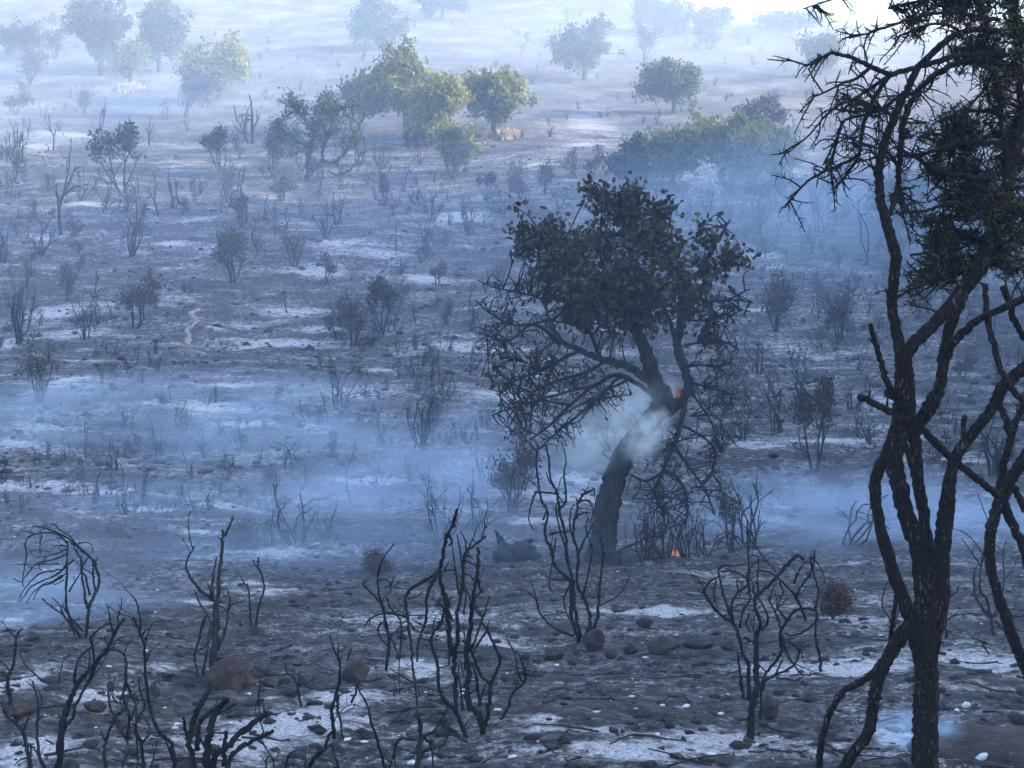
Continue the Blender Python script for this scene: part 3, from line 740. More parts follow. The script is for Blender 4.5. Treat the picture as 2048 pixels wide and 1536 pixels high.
p.stems([(18, [(822, 1580), (838, 1500), (842, 1470), (836, 1430), (832, 1412)]), (14, [(820, 1560), (846, 1507), (871, 1494), (891, 1490)]), (9, [(842, 1474), (871, 1459), (887, 1431), (893, 1412), (860, 1400), (850, 1392)]),
         (9, [(800, 1580), (789, 1513), (797, 1480), (828, 1478)]), (7, [(778, 1451), (800, 1430), (817, 1418), (845, 1414), (875, 1412)]), (9, [(868, 1580), (864, 1500), (850, 1476)]), (7, [(880, 1440), (895, 1466), (888, 1490)]), (6, [(772, 1424), (790, 1424), (817, 1418), (800, 1395)]),
         (7, [(780, 1336), (800, 1350), (830, 1368), (840, 1390)]), (6, [(775, 1350), (800, 1362), (832, 1372)]), (7, [(862, 1480), (868, 1510), (884, 1490)]), (14, [(936, 1486), (905, 1460), (890, 1440)]), (6, [(770, 1540), (790, 1560), (812, 1555)])], 9, mat=M['char_grey'])
p = Plant("burnt_shrub", "many-stemmed charred shrub with crinkled tops standing before the leaning tree", "shrub", (1160, 1284), spread=0.4)
p.stems([(12, [(1157, 1276), (1143, 1236), (1142, 1179), (1138, 1160), (1111, 1133), (1100, 1095), (1089, 1064), (1095, 1026), (1081, 996), (1077, 961), (1072, 930), (1076, 890)]),
         (12, [(1161, 1276), (1150, 1217), (1146, 1164), (1134, 1118), (1130, 1064), (1119, 1026), (1115, 988), (1102, 960), (1098, 920), (1092, 890)]), (12, [(1172, 1276), (1180, 1240), (1169, 1198), (1153, 1164), (1157, 1114), (1146, 1064), (1153, 1026), (1161, 996), (1188, 978)]),
         (11, [(1184, 1268), (1195, 1232), (1199, 1179), (1203, 1141), (1207, 1110), (1202, 1075)]), (8, [(1148, 1272), (1108, 1255), (1081, 1228), (1070, 1198), (1050, 1179)]), (5, [(1078, 1215), (1066, 1175), (1060, 1160)]),
         (5, [(1199, 1212), (1241, 1186), (1264, 1141)]), (8, [(1136, 1158), (1110, 1160), (1090, 1152)]), (7, [(1118, 1020), (1132, 1000), (1128, 950), (1132, 920), (1124, 885)]), (6, [(1070, 985), (1062, 1010), (1058, 1040), (1066, 1060)]),
         (8, [(1070, 985), (1095, 985), (1115, 990), (1128, 1010)]), (7, [(1160, 1000), (1178, 1002), (1186, 1020), (1182, 1045)]), (7, [(1162, 990), (1172, 985), (1164, 978)]), (5, [(1188, 976), (1189, 996)]), (7, [(1148, 1040), (1160, 1028), (1180, 1024)]),
         (8, [(1098, 1068), (1120, 1064), (1140, 1062)]), (7, [(1163, 1200), (1176, 1150), (1184, 1100), (1172, 1060), (1176, 1035)]), (7, [(1132, 1100), (1120, 1060), (1112, 1020), (1116, 1000)]), (7, [(1156, 1110), (1168, 1080), (1180, 1060), (1186, 1045)]),
         (7, [(1150, 1090), (1140, 1050), (1142, 1020), (1150, 1008)]), (6, [(1086, 1040), (1092, 1020), (1084, 1000)]), (6, [(1110, 975), (1098, 960), (1092, 945)]), (6, [(1112, 1075), (1104, 1130), (1098, 1170), (1108, 1190)]), (6, [(1138, 1170), (1128, 1200), (1135, 1230), (1145, 1250)])], 8)
p = Plant("burnt_shrub", "cage-shaped charred shrub of looping stems beside the round blackened rock", "shrub", (1502, 1482), spread=0.55)
p.stems([(24, [(1500, 1482, 22), (1502, 1420, 24), (1514, 1373, 20), (1513, 1324, 18), (1513, 1275, 14), (1521, 1246, 11), (1509, 1207, 10), (1517, 1189, 11), (1546, 1162, 11), (1566, 1139, 11), (1585, 1117, 11), (1597, 1112, 10), (1607, 1119, 9)]),
         (13, [(1497, 1400), (1497, 1369), (1495, 1324), (1483, 1305), (1476, 1266), (1464, 1246), (1444, 1232), (1419, 1205), (1409, 1182), (1419, 1164), (1435, 1154)]), (9, [(1466, 1246), (1456, 1217), (1446, 1187), (1440, 1158), (1437, 1140), (1448, 1131), (1474, 1131), (1491, 1127)]),
         (9, [(1464, 1244), (1464, 1207), (1478, 1183), (1495, 1170), (1489, 1154), (1462, 1142), (1442, 1144)]), (8, [(1480, 1256), (1485, 1225), (1501, 1197), (1497, 1186), (1493, 1190)]), (8, [(1524, 1262), (1536, 1240), (1532, 1225), (1524, 1207), (1515, 1195), (1510, 1186)]),
         (10, [(1562, 1295), (1560, 1266), (1573, 1242), (1591, 1221), (1614, 1217), (1634, 1225), (1632, 1242), (1610, 1262), (1585, 1271), (1571, 1266)]), (8, [(1562, 1256), (1550, 1225), (1540, 1205), (1536, 1190)]), (7, [(1575, 1242), (1562, 1226), (1556, 1216), (1575, 1197)]),
         (9, [(1612, 1240), (1601, 1213), (1587, 1187), (1575, 1174), (1556, 1156), (1536, 1144), (1513, 1142)]), (10, [(1642, 1342), (1640, 1314), (1632, 1279), (1632, 1217), (1636, 1178), (1627, 1144), (1630, 1101)]),
         (7, [(1650, 1166), (1645, 1144), (1630, 1120), (1622, 1117), (1622, 1144), (1599, 1178), (1593, 1197)]), (7, [(1588, 1168), (1595, 1148), (1607, 1127), (1620, 1125)]), (12, [(1520, 1440), (1524, 1369), (1536, 1340), (1556, 1318), (1566, 1295)]),
         (10, [(1606, 1352), (1587, 1328), (1572, 1301), (1564, 1270)]), (9, [(1526, 1380), (1530, 1362), (1550, 1350), (1583, 1334), (1597, 1312), (1594, 1296), (1575, 1280)]), (7, [(1498, 1186), (1497, 1129), (1495, 1080), (1494, 1040)]), (6, [(1500, 1078), (1520, 1105), (1536, 1125), (1552, 1144)]),
         (6, [(1516, 1186), (1515, 1148), (1517, 1119), (1506, 1111), (1498, 1116)]), (11, [(1486, 1395), (1482, 1360), (1478, 1330), (1476, 1300)]), (10, [(1490, 1276), (1504, 1284), (1512, 1278)]), (6, [(1432, 1160), (1428, 1190), (1436, 1215)]), (6, [(1474, 1160), (1476, 1185), (1482, 1196)]),
         (6, [(1541, 1200), (1545, 1180), (1552, 1165)]), (6, [(1560, 1165), (1566, 1185), (1558, 1205), (1548, 1225)]), (7, [(1497, 1230), (1492, 1250), (1500, 1262)]), (7, [(1550, 1350), (1560, 1330), (1564, 1318)]), (6, [(1585, 1290), (1600, 1300), (1606, 1315)])], 9)
p = Plant("burnt_shrub", "grey-blue wispy burnt shrub with arching twigs behind the thorn tree trunk", "shrub", (1990, 1272), spread=0.3)
p.stems([(11, [(1988, 1274), (1981, 1236), (1966, 1220), (1950, 1187), (1948, 1148), (1954, 1134)]), (10, [(1983, 1236), (1972, 1197), (1960, 1177), (1962, 1128), (1969, 1099), (1975, 1060)]), (9, [(1986, 1234), (1999, 1206), (1997, 1177)]), (9, [(2014, 1271), (1991, 1242)]),
         (5, [(1960, 1130), (1942, 1103), (1923, 1076)]), (4, [(1966, 1110), (1942, 1076), (1917, 1060), (1900, 1056)]), (6, [(1999, 1206), (2008, 1160), (2006, 1110), (2012, 1080)]), (4, [(2008, 1160), (2025, 1140), (2036, 1110)]), (4, [(1990, 1080), (1975, 1040), (1960, 1000), (1955, 985)])], 7, mat=M['char_grey'])
p = Plant("burnt_shrub", "thin looped burnt shoot seen past the fork of the thorn tree", "shrub", (1788, 1262), spread=0.2)
p.stems([(6, [(1788, 1262), (1778, 1236), (1764, 1210), (1772, 1169), (1786, 1158)]), (5, [(1790, 1255), (1798, 1210), (1802, 1180)])], 6, mat=M['char_grey'])
p = Plant("burnt_shrub", "short burnt shrub with a hooked black tip beside the thorn tree trunk", "shrub", (1892, 1276), spread=0.2)
p.stems([(9, [(1893, 1276), (1891, 1246), (1898, 1194), (1899, 1173), (1891, 1167), (1884, 1176)]), (7, [(1900, 1193), (1913, 1184), (1919, 1172)]), (5, [(1894, 1240), (1908, 1230), (1916, 1222)])], 7)
p = Plant("fallen_branch", "thin black twig lying bent on the ash past the thorn tree", "branch", (1978, 1308), spread=0.1)
p.stems([(6, [(1978, 1308), (1966, 1290), (1962, 1282), (1940, 1275)])], 5)

# ------------------------------------------------------------------ shrubs, grown: returns a list of (points, radii)
def shrub_paths(stems=6, spread=0.7, level=2, r=0.024, wob=0.5, up=0.3, curl=0.15, trunk=0.0, wmax=0.8):
    out = []
    base = np.array([0, 0, -0.06])
    if trunk:
        t = sprout(base, (rng.normal() * .15, rng.normal() * .15, 1), trunk, r * 1.7, 0, 0.35, 0.3)
        out += t; top = t[0][0][-1]
    for k in range(stems):
        a = 6.283 * k / stems + rng.random()
        o = top + 0.0 if trunk else base + np.array([math.cos(a), math.sin(a), 0]) * 0.05
        lean = spread * rng.uniform(0.4, 1.2)
        d = np.array([math.cos(a) * lean, math.sin(a) * lean, 1.0]); d /= np.linalg.norm(d)
        out += sprout(o, d, rng.uniform(0.55, 0.95) * (1 - trunk * 0.6), r * rng.uniform(0.7, 1.1), level, wob, up, curl)
    hi = max(q[0][:, 2].max() for q in out)
    wd = max(np.abs(q[0][:, :2]).max() for q in out) / hi * 2
    k = np.array([min(1, wmax / wd), min(1, wmax / wd), 1.0])
    return [(q[0] / hi * k, q[1] / hi) for q in out]

def paths_mesh(paths, sides=4):
    mb = MB()
    for q, r in paths: mb.tube(q, r, sides, 0.0, cap=False)
    return mb

VAR = {k: [] for k in ('bare', 'twiggy', 'goblet', 'leafy', 'broom')}
def make_variant(kind):
    if kind == 'bare': return paths_mesh(shrub_paths(rng.integers(2, 5), 0.35, 2, 0.018, 0.95, 0.16, 0.4, 0, 0.7))
    if kind == 'goblet': return paths_mesh(shrub_paths(rng.integers(5, 8), 0.6, 3, 0.016, 0.9, 0.3, 0.35, 0, 1.0))
    if kind == 'broom': return paths_mesh(shrub_paths(rng.integers(7, 11), 0.35, 3, 0.014, 0.8, 0.22, 0.25, 0, 0.75))
    if kind == 'twiggy': return paths_mesh(shrub_paths(rng.integers(7, 10), 0.8, 4, 0.014, 0.8, 0.25, 0.35, 0, 1.25), 3)
    return None
SPROUT = {}
for kind, cnt in (('bare', 9), ('goblet', 6), ('broom', 5), ('twiggy', 6)):
    for _ in range(cnt):
        o = make_variant(kind).build("burnt_shrub", M['char'])
        VAR[kind].append(o.data); bpy.data.objects.remove(o)
def leafy_variant(cluster, n, size, mat, low=0.45):
    p = shrub_paths(rng.integers(4, 7), 0.5, 3, 0.020, 0.6, 0.4, 0.2, 0, 0.75)
    so = paths_mesh(p).build("stem", M['char'])
    pts = np.concatenate([q[0] for q in p]); pts = pts[pts[:, 2] > low]
    c = pts[rng.integers(0, len(pts), n)] + rng.normal(size=(n, 3)) * cluster
    c = c[c[:, 2] > low * 0.85]
    mb = MB(); mb.leaves(c, size, size * 0.6, up=(0, 0, 0.6))
    lo = mb.build("foliage", M[mat])
    r = (so.data, lo.data); bpy.data.objects.remove(so); bpy.data.objects.remove(lo)
    return r
for k, a in {'rust': (0.06, 900, 0.06, 'rust', 0.5), 'purple': (0.09, 1300, 0.06, 'purple', 0.3), 'dark': (0.06, 1300, 0.06, 'scorched', 0.5), 'green': (0.08, 1800, 0.06, 'far_dark', 0.45),
             'sage': (0.08, 700, 0.05, 'sage', 0.4), 'ash': (0.09, 1300, 0.08, 'ashleaf', 0.3)}.items():
    VAR['leafy_' + k] = [leafy_variant(*a) for _ in range(2)]
VAR['leafy_ball'] = [leafy_variant(0.17, 4200, 0.07, 'rust', 0.12) for _ in range(2)]

ZONE = [(0, 420, "on the ash-streaked slope below the green trees"), (420, 700, "halfway up the streaked slope"),
        (700, 920, "low on the smoky slope"), (920, 2000, "on the pale valley floor")]
KIND = {'bare': ("few bare charred stems", "bare stems"), 'goblet': ("goblet-shaped bare charred shrub", "goblet shrubs"),
        'broom': ("broom-like charred shrub of close stems", "broom shrubs"), 'twiggy': ("charred shrub with fine bare twigs", "twiggy shrubs"),
        'leafy_ball': ('round dead bush', 'round bushes'), 'leafy_rust': ("charred shrub with rusty dead leaves", "rusty shrubs"), 'leafy_purple': ("singed shrub with dull mauve leaves", "mauve shrubs"),
        'leafy_dark': ("burnt shrub topped with blackish leaves", "scorched shrubs"), 'leafy_green': ("small rounded shrub with green leaves left", "green shrubs"),
        'leafy_sage': ("burnt shrub with sparse grey-green leaves", "sage shrubs"), 'leafy_ash': ("shrub coated in whitish ash", "ash-white shrubs")}
def shrub(px, py, hpx, kind, label=None, wide=1.0):
    g = hit(px, py); h = px2m(hpx, g[1])
    v = VAR[kind][rng.integers(len(VAR[kind]))]
    zt = next(z[2] for z in ZONE if z[0] <= py < z[1])
    lab = label or f"{KIND[kind][0]} {zt}"
    grp = None if label else f"{KIND[kind][1]} {zt}"
    if kind.startswith('leafy'):
        o = empty("burnt_shrub", g)
        for nm, me in zip(("stem", "foliage"), v): link(bpy.data.objects.new(nm, me), o)
    else:
        o = link(bpy.data.objects.new("burnt_shrub", v)); o.location = g
    o.rotation_euler = (rng.normal() * 0.06, rng.normal() * 0.06, rng.random() * 6.28)
    o.scale = (h * wide * rng.uniform(0.85, 1.15), h * wide * rng.uniform(0.85, 1.15), h * 1.04)
    tag(o, lab, "shrub", grp)
    return o
TRACED = """34 338 100 broom;44 328 90 bare;103 300 70 bare;130 472 172 bare;164 403 90 broom;212 417 62 goblet;246 386 128 leafy_dark;263 513 130 broom;318 434 90 bare;345 417 80 bare;
441 342 80 leafy_dark;451 390 50 bare;482 390 70 bare;489 284 60 bare;502 287 90 bare;396 393 36 bare;537 441 62 bare;485 455 60 leafy_dark;506 492 50 bare;650 478 80 goblet;673 451 62 bare;
297 290 50 bare;144 300 30 bare;232 294 40 bare;205 287 30 bare;564 403 70 leafy_purple;548 340 75 leafy_purple;82 509 80 goblet;7 526 90 goblet;71 441 26 bare;407 290 30 bare;
171 679 100 broom;191 597 60 bare;133 594 62 leafy_rust;82 515 60 bare;82 652 45 goblet;219 641 52 bare;383 587 36 bare;591 535 80 leafy_sage;653 573 60 leafy_rust;574 624 50 bare;680 652 60 twiggy;
263 860 50 bare;362 867 92 goblet;280 891 30 bare;318 904 30 bare;410 894 32 bare;171 894 60 bare;167 975 60 bare;290 975 50 goblet;455 963 50 goblet;578 956 80 bare;666 908 42 goblet;
791 665 62 bare;679 655 70 broom;706 693 92 leafy_purple;836 898 130 bare;846 901 110 broom;767 891 62 goblet;665 905 40 goblet;931 894 60 bare;955 881 42 bare;757 799 40 goblet;696 963 80 bare;
760 970 60 goblet;819 963 52 goblet;959 963 70 bare;805 383 60 bare;771 413 62 leafy_dark;668 448 60 bare;682 448 40 bare;866 444 72 goblet;795 506 80 bare;853 513 72 goblet;907 359 72 leafy_sage;976 400 52 leafy_dark;
1027 362 62 twiggy;993 427 62 twiggy;942 448 42 bare;832 413 42 goblet;918 393 30 bare;1040 400 60 leafy_purple;1090 390 60 leafy_purple;1120 420 60 twiggy;1062 440 50 bare;890 360 40 twiggy;720 330 70 twiggy;760 340 60 twiggy;
1486 881 92 twiggy;1925 760 62 leafy_purple;1515 748 90 twiggy;1589 735 70 twiggy;1640 700 60 twiggy;1720 740 70 goblet;1440 905 70 goblet;1420 820 90 twiggy;1700 820 60 twiggy;1760 660 50 goblet;
400 1030 80 goblet;285 1000 70 bare;1018 1025 90 bare;700 1010 50 bare;250 1030 70 goblet;190 1010 80 bare;330 1040 50 bare;1740 980 70 goblet;1930 900 80 goblet;1880 830 70 twiggy;
1520 470 60 leafy_purple;1560 480 50 bare;1600 455 50 bare;1640 465 110 goblet;1460 520 50 bare;1700 600 60 twiggy;1450 640 60 twiggy;1850 700 60 goblet;2000 760 60 twiggy;
60 170 70 leafy_purple;30 230 60 leafy_purple;110 120 60 leafy_purple;90 240 40 bare;170 230 50 leafy_purple;330 240 50 bare;1360 70 60 leafy_purple;1420 100 60 leafy_purple;1290 120 70 leafy_purple;500 150 36 bare;
1150 340 50 twiggy;1185 355 60 leafy_purple;600 430 50 twiggy;930 330 50 twiggy;1510 420 60 leafy_rust;1400 440 60 twiggy;1660 400 60 leafy_purple;1590 390 50 leafy_purple;740 690 60 twiggy;1455 800 100 twiggy;1500 830 95 twiggy;1545 800 90 twiggy;1590 840 85 twiggy;1470 760 80 twiggy;1730 880 80 twiggy;1600 770 80 twiggy;1430 700 70 twiggy;1290 1118 110 twiggy;1370 1116 130 twiggy;540 1090 90 twiggy;650 1080 90 twiggy;900 1070 120 twiggy;640 740 50 twiggy;900 800 60 twiggy;950 740 50 twiggy;870 720 60 twiggy"""
for it in TRACED.replace("\n", "").split(";"):
    a = it.split(); shrub(float(a[0]), float(a[1]), float(a[2]), a[3])
shrub(465, 565, 96, 'leafy_green', "small round-topped green-leaved shrub alone on the burnt slope")
shrub(38, 689, 146, 'broom', "tall close-stemmed charred shrub beside two long patches of white ash", 0.9)
shrub(270, 658, 104, 'leafy_rust', "charred shrub with a dark red clump of leaves at its top by the white ash")
shrub(79, 805, 122, 'leafy_sage', "thin burnt shrub with yellowish haze of leaves below the white ash patches")
shrub(680, 819, 132, 'twiggy', "wide vase-shaped shrub of fine burnt twigs above the drifting smoke")
shrub(764, 669, 104, 'leafy_dark', "burnt shrub with a flat black cap of leaves in the middle of the slope")
shrub(873, 572, 46, 'leafy_rust', "small round rusty shrub beside a short strip of white ash near the leaning tree crown")
shrub(1003, 566, 50, 'leafy_sage', "faint grey-green shrub against the edge of the leaning tree crown")
shrub(864, 868, 92, 'leafy_sage', "rounded grey-green shrub veiled by blue smoke")
shrub(1027, 1018, 165, 'leafy_purple', "burnt shrub with dull reddish curled leaves between the stump and the smoking trunk", 0.7)
shrub(1552, 663, 106, 'leafy_purple', "tall hazy mauve shrub on the slope past the leaning tree")
shrub(1680, 684, 95, 'leafy_purple', "hazy mauve shrub close by the broken thorn tree shoot")
shrub(1556, 866, 125, 'goblet', "broad bare burnt shrub with spreading forks past the leaning tree")
shrub(1631, 945, 178, 'leafy_dark', "small burnt tree with a dark round head of twigs and a short trunk", 0.75)
shrub(1700, 1092, 160, 'goblet', "wide bluish burnt shrub fanned out on the smoky valley floor", 1.15)
shrub(1660, 992, 74, 'leafy_purple', "grey hazy shrub in front of the dark round-headed one")
shrub(1987, 952, 135, 'goblet', "upright bare burnt shrub seen between the two thorn trees")
shrub(1735, 526, 140, 'bare', "bare pale tree skeleton on the hazy slope beside the thorn tree crown")
shrub(594, 1092, 140, 'twiggy', "bushy black burnt shrub spreading low on the smoky valley floor", 1.1)
shrub(872, 1092, 178, 'twiggy', "tall wispy burnt shrub in blue smoke behind the biggest charred shrub", 0.6)
shrub(962, 1080, 150, 'goblet', "spindly burnt shrub beside the jagged black stump", 0.6)
shrub(485, 1092, 42, 'leafy_ball', "low brown mound of singed leaves on the pale valley floor", 1.8)
shrub(755, 1150, 46, 'leafy_ball', "faint brown ball of singed leaves near the biggest charred shrub", 1.2)
shrub(1418, 425, 80, 'leafy_ash', "ash-whitened shrub below the big yellow-green bush")
shrub(1545, 425, 80, 'leafy_rust', "pinkish singed shrub below the big yellow-green bush")
shrub(840, 330, 72, 'leafy_dark', "dark dense shrub below the yellow-green tree", 0.9)
shrub(203, 268, 72, 'bare', "lone thin charred pole rising in the blue smoke")
shrub(1665, 1238, 66, 'leafy_ball', "round rusty-red dead bush with white ash beside it", 1.2)
shrub(1330, 1117, 165, 'twiggy', "dense burnt tangle of twigs with a small flame at its foot", 0.65)
shrub(1300, 1112, 150, 'twiggy', "burnt twiggy shrub pressed against the leaning trunk", 0.6)
shrub(1462, 1105, 155, 'leafy_sage', "broad half-burnt shrub with drooping twigs and dusty leaves beside the flame", 0.7)
shrub(1500, 1100, 150, 'twiggy', "wide burnt twiggy shrub tangled behind the dusty-leaved one", 1.0)
shrub(1410, 1112, 120, 'twiggy', "low burnt twiggy shrub between the flame and the dusty-leaved shrub", 0.8)
# smaller ones in between, thinned out where the photo shows open ground
placed = 0
while placed < 78:
    py = rng.uniform(285, 1030); px = rng.uniform(-20, 2060)
    if vnoise(px, py * 2, 0.006) < -0.12 or (1180 < px < 1300 and py > 820): continue
    if py < 340 and px > 760: continue
    if 330 < px < 640 and 590 < py < 830 and rng.random() < 0.85: continue
    kind = rng.choice(['bare', 'bare', 'goblet', 'broom', 'twiggy', 'leafy_purple'], p=[.36, .14, .2, .1, .16, .04])
    if px > 1050 and rng.random() < 0.35: kind = 'twiggy'
    shrub(px, py, rng.uniform(30, 64), str(kind)); placed += 1
# the tiniest sprigs, beyond counting
def raw(me):
    v = np.empty(len(me.vertices) * 3); me.vertices.foreach_get("co", v)
    f = np.empty(len(me.loops), int); me.loops.foreach_get("vertex_index", f)
    return v.reshape(-1, 3), f.reshape(-1, 4)
RAW = [raw(m_) for k_ in ('bare', 'goblet', 'broom', 'twiggy') for m_ in VAR[k_]]
um = MB(); placed = 0
while placed < 950:
    py = 285 + 745 * rng.random() ** 1.25; px = rng.uniform(-20, 2060)
    if vnoise(px, py * 2, 0.006) < -0.10: continue
    if py < 345 and px > 760: continue
    if 330 < px < 640 and 590 < py < 830 and rng.random() < 0.8: continue
    g = hit(px, py); h = px2m(rng.uniform(12, 46), g[1]); v, f = RAW[rng.integers(len(RAW))]
    a = rng.random() * 6.28; c_, s_ = math.cos(a), math.sin(a)
    um.add(np.stack([v[:, 0] * c_ - v[:, 1] * s_, v[:, 0] * s_ + v[:, 1] * c_, v[:, 2]], 1) * h * np.array([1.1, 1.1, 1]) + g, f); placed += 1
placed = 0
while placed < 260:
    py = 30 + 255 * rng.random() ** 0.8; px = rng.uniform(-20, 1750)
    g = hit(px, py); h = px2m(rng.uniform(8, 26), g[1]); v, f = RAW[rng.integers(len(RAW))]
    um.add(v * h * np.array([1.3, 1.3, 1]) + g, f); placed += 1
tag(um.build("undergrowth", M['char']), "tiny charred sprigs and stubble all over the burnt slope", "undergrowth", kind="stuff")
# ------------------------------------------------------------------ foliage helpers
def along(segs, blobs, n, seed_r=1.0):
    """Twig paths from existing wood to random targets inside blobs (x, y, z, r)."""
    pts = np.concatenate([s for s in segs])
    out = []
    B = np.array(blobs); wgt = B[:, 3] ** 2; wgt /= wgt.sum()
    for _ in range(n):
        b = B[rng.choice(len(B), p=wgt)]
        v = rng.normal(size=3); v /= np.linalg.norm(v)
        tgt = b[:3] + v * b[3] * rng.random() ** 0.4
        dd = np.linalg.norm(pts - tgt, axis=1)
        k = rng.choice(np.argsort(dd)[:10]) 
        s = pts[k]
        mid = (s + tgt) / 2 + rng.normal(size=3) * 0.12 * np.linalg.norm(tgt - s) + np.array([0, 0, 0.06 * np.linalg.norm(tgt - s)])
        out.append(spline(np.array([s, mid, tgt]), 4))
    return out

# ------------------------------------------------------------------ the leaning tree with its smouldering trunk
T = Plant("leaning_tree", "leaning tree with a smouldering trunk and a round leafy crown in mid valley", "tree", (1205, 1124), spread=0.5, sides=10, shoots=0.5, rough=0.06, knob=0.05, ws=lambda w: np.interp(w, [4, 12, 30, 84], [0.70, 0.66, 0.70, 0.80]))
T.root.name = "tree"
wood = []
def limb(pts, part="limb", mat='trunk', stubs=0.2, **kw):
    o, p3, r = T.stem(pts, pts[0][2], mat=M[mat], part=part, stubs=stubs, tol=34, wob=0.6, **kw)
    wood.append(p3); return p3
limb([(1200, 1144, 124), (1204, 1116, 88), (1207, 1080, 70), (1215, 1020, 66), (1228, 960, 62), (1250, 905, 58), (1285, 860, 56), (1316, 822, 58), (1326, 795, 56), (1318, 775, 52)], "trunk", stubs=0, amp=0.1)
limb([(1322, 800, 52), (1305, 750, 46), (1290, 700, 40), (1270, 660, 32), (1240, 610, 24), (1215, 560, 18), (1200, 500, 12)])
limb([(1332, 822, 44), (1362, 800, 32), (1378, 775, 28), (1368, 735, 28), (1355, 690, 26), (1362, 640, 24), (1365, 580, 20), (1350, 520, 16), (1340, 450, 10)])
limb([(1372, 800, 20), (1360, 850, 16), (1350, 885, 16), (1335, 920, 14), (1325, 945, 14)])
limb([(1312, 770, 30), (1260, 735, 26), (1210, 720, 22), (1160, 700, 18), (1120, 680, 16), (1100, 640, 12), (1085, 600, 8)])
limb([(1240, 610, 18), (1180, 560, 14), (1120, 500, 10), (1070, 470, 7)]); limb([(1270, 660, 20), (1260, 580, 16), (1265, 500, 13), (1250, 430, 10), (1220, 390, 6)])
limb([(1270, 655, 20), (1300, 570, 16), (1310, 480, 13), (1320, 420, 8)]); limb([(1200, 715, 14), (1170, 640, 12), (1140, 570, 9), (1100, 520, 6)])
limb([(1355, 690, 16), (1330, 620, 13), (1290, 560, 10)])
B = dict(part="branch", mat='char')
for s in [[(1300, 785, 16), (1240, 750, 14), (1190, 770, 12), (1140, 810, 10), (1100, 850, 8), (1060, 880, 5)], [(1190, 770, 9), (1110, 790, 8), (1040, 810, 6), (985, 830, 4)], [(1160, 700, 9), (1080, 740, 8), (1010, 770, 5)],
          [(1100, 640, 7), (1030, 650, 6), (985, 630, 5), (950, 600, 4)], [(1090, 600, 7), (1040, 585, 5), (990, 575, 4), (955, 560, 3)], [(1120, 690, 10), (1090, 660, 9), (1060, 650, 8), (1020, 680, 5), (975, 672, 4)],
          [(1140, 810, 8), (1090, 800, 6), (1030, 770, 5), (990, 740, 4)], [(1080, 740, 7), (1040, 720, 5), (1000, 716, 4)], [(1240, 752, 10), (1180, 810, 8), (1120, 860, 6), (1075, 900, 4)], [(1255, 760, 9), (1200, 790, 7), (1160, 840, 5), (1120, 850, 4)],
          [(1210, 722, 12), (1170, 745, 10), (1120, 760, 8), (1060, 790, 6), (1020, 850, 4)], [(1250, 790, 8), (1190, 800, 6), (1150, 815, 5), (1110, 840, 4)], [(1160, 702, 9), (1120, 720, 8), (1090, 770, 6), (1085, 830, 4)],
          [(1370, 690, 8), (1440, 682, 6), (1480, 702, 4)], [(1366, 590, 10), (1440, 602, 8), (1500, 578, 4)], [(1350, 580, 12), (1400, 540, 10), (1430, 490, 8), (1460, 440, 5)], [(1400, 545, 8), (1450, 525, 6), (1500, 535, 4)],
          [(1376, 775, 8), (1420, 840, 6), (1440, 900, 4)], [(1380, 832, 7), (1430, 832, 5), (1450, 862, 4)], [(1362, 850, 10), (1400, 870, 7), (1430, 900, 5), (1425, 950, 4)], [(1345, 885, 10), (1375, 930, 8), (1410, 980, 6), (1430, 1030, 4)],
          [(1325, 945, 11), (1290, 962, 8), (1262, 950, 6)], [(1330, 940, 12), (1360, 962, 10), (1375, 1010, 8), (1370, 1055, 5)], [(1325, 945, 9), (1310, 985, 8), (1330, 1030, 6)], [(1370, 735, 9), (1410, 730, 7), (1450, 745, 4)],
          [(1372, 760, 8), (1415, 775, 6), (1470, 790, 4)], [(1366, 640, 9), (1420, 640, 7), (1470, 620, 5), (1500, 622, 3)], [(1440, 602, 6), (1475, 600, 5), (1505, 606, 3)], [(1385, 830, 6), (1445, 806, 4), (1470, 806, 3)],
          [(1230, 925, 6), (1205, 905, 5), (1222, 900, 3)], [(1240, 1100, 7), (1275, 1085, 6), (1310, 1070, 4)]]:
    limb(s, **B)
main = list(wood)
# fine bare twigs hanging round the lower crown
def pblob(px, py, r, dd): 
    q = P(px, py, T.d + dd); return (*q, px2m(r, T.d))
lowb = [pblob(*b) for b in [(1010, 600, 55, .3), (990, 680, 50, -.2), (1010, 760, 55, .2), (1060, 830, 60, .4), (1120, 860, 50, -.3), (1090, 760, 70, .2), (1160, 780, 60, .5), (1230, 790, 40, -.4),
                            (1440, 620, 55, .2), (1440, 720, 50, -.3), (1430, 800, 55, .3), (1420, 880, 60, -.2), (1400, 960, 55, .3), (1350, 1010, 60, 0), (1300, 1000, 50, .3), (1210, 830, 50, .6), (1080, 680, 60, .6), (1340, 900, 40, -.4)]]
tw = MB()
fine = along(main, lowb, 720)
for q in fine: tw.tube(q, np.linspace(0.012, 0.005, len(q)), 4, cap=False)
for q in along(fine, lowb, 950):
    if np.linalg.norm(q[-1] - q[0]) < 0.6: tw.tube(q, np.linspace(0.0075, 0.0035, len(q)), 3, cap=False)
tw.build("twigs", M['char'], T.root, origin=T.base)
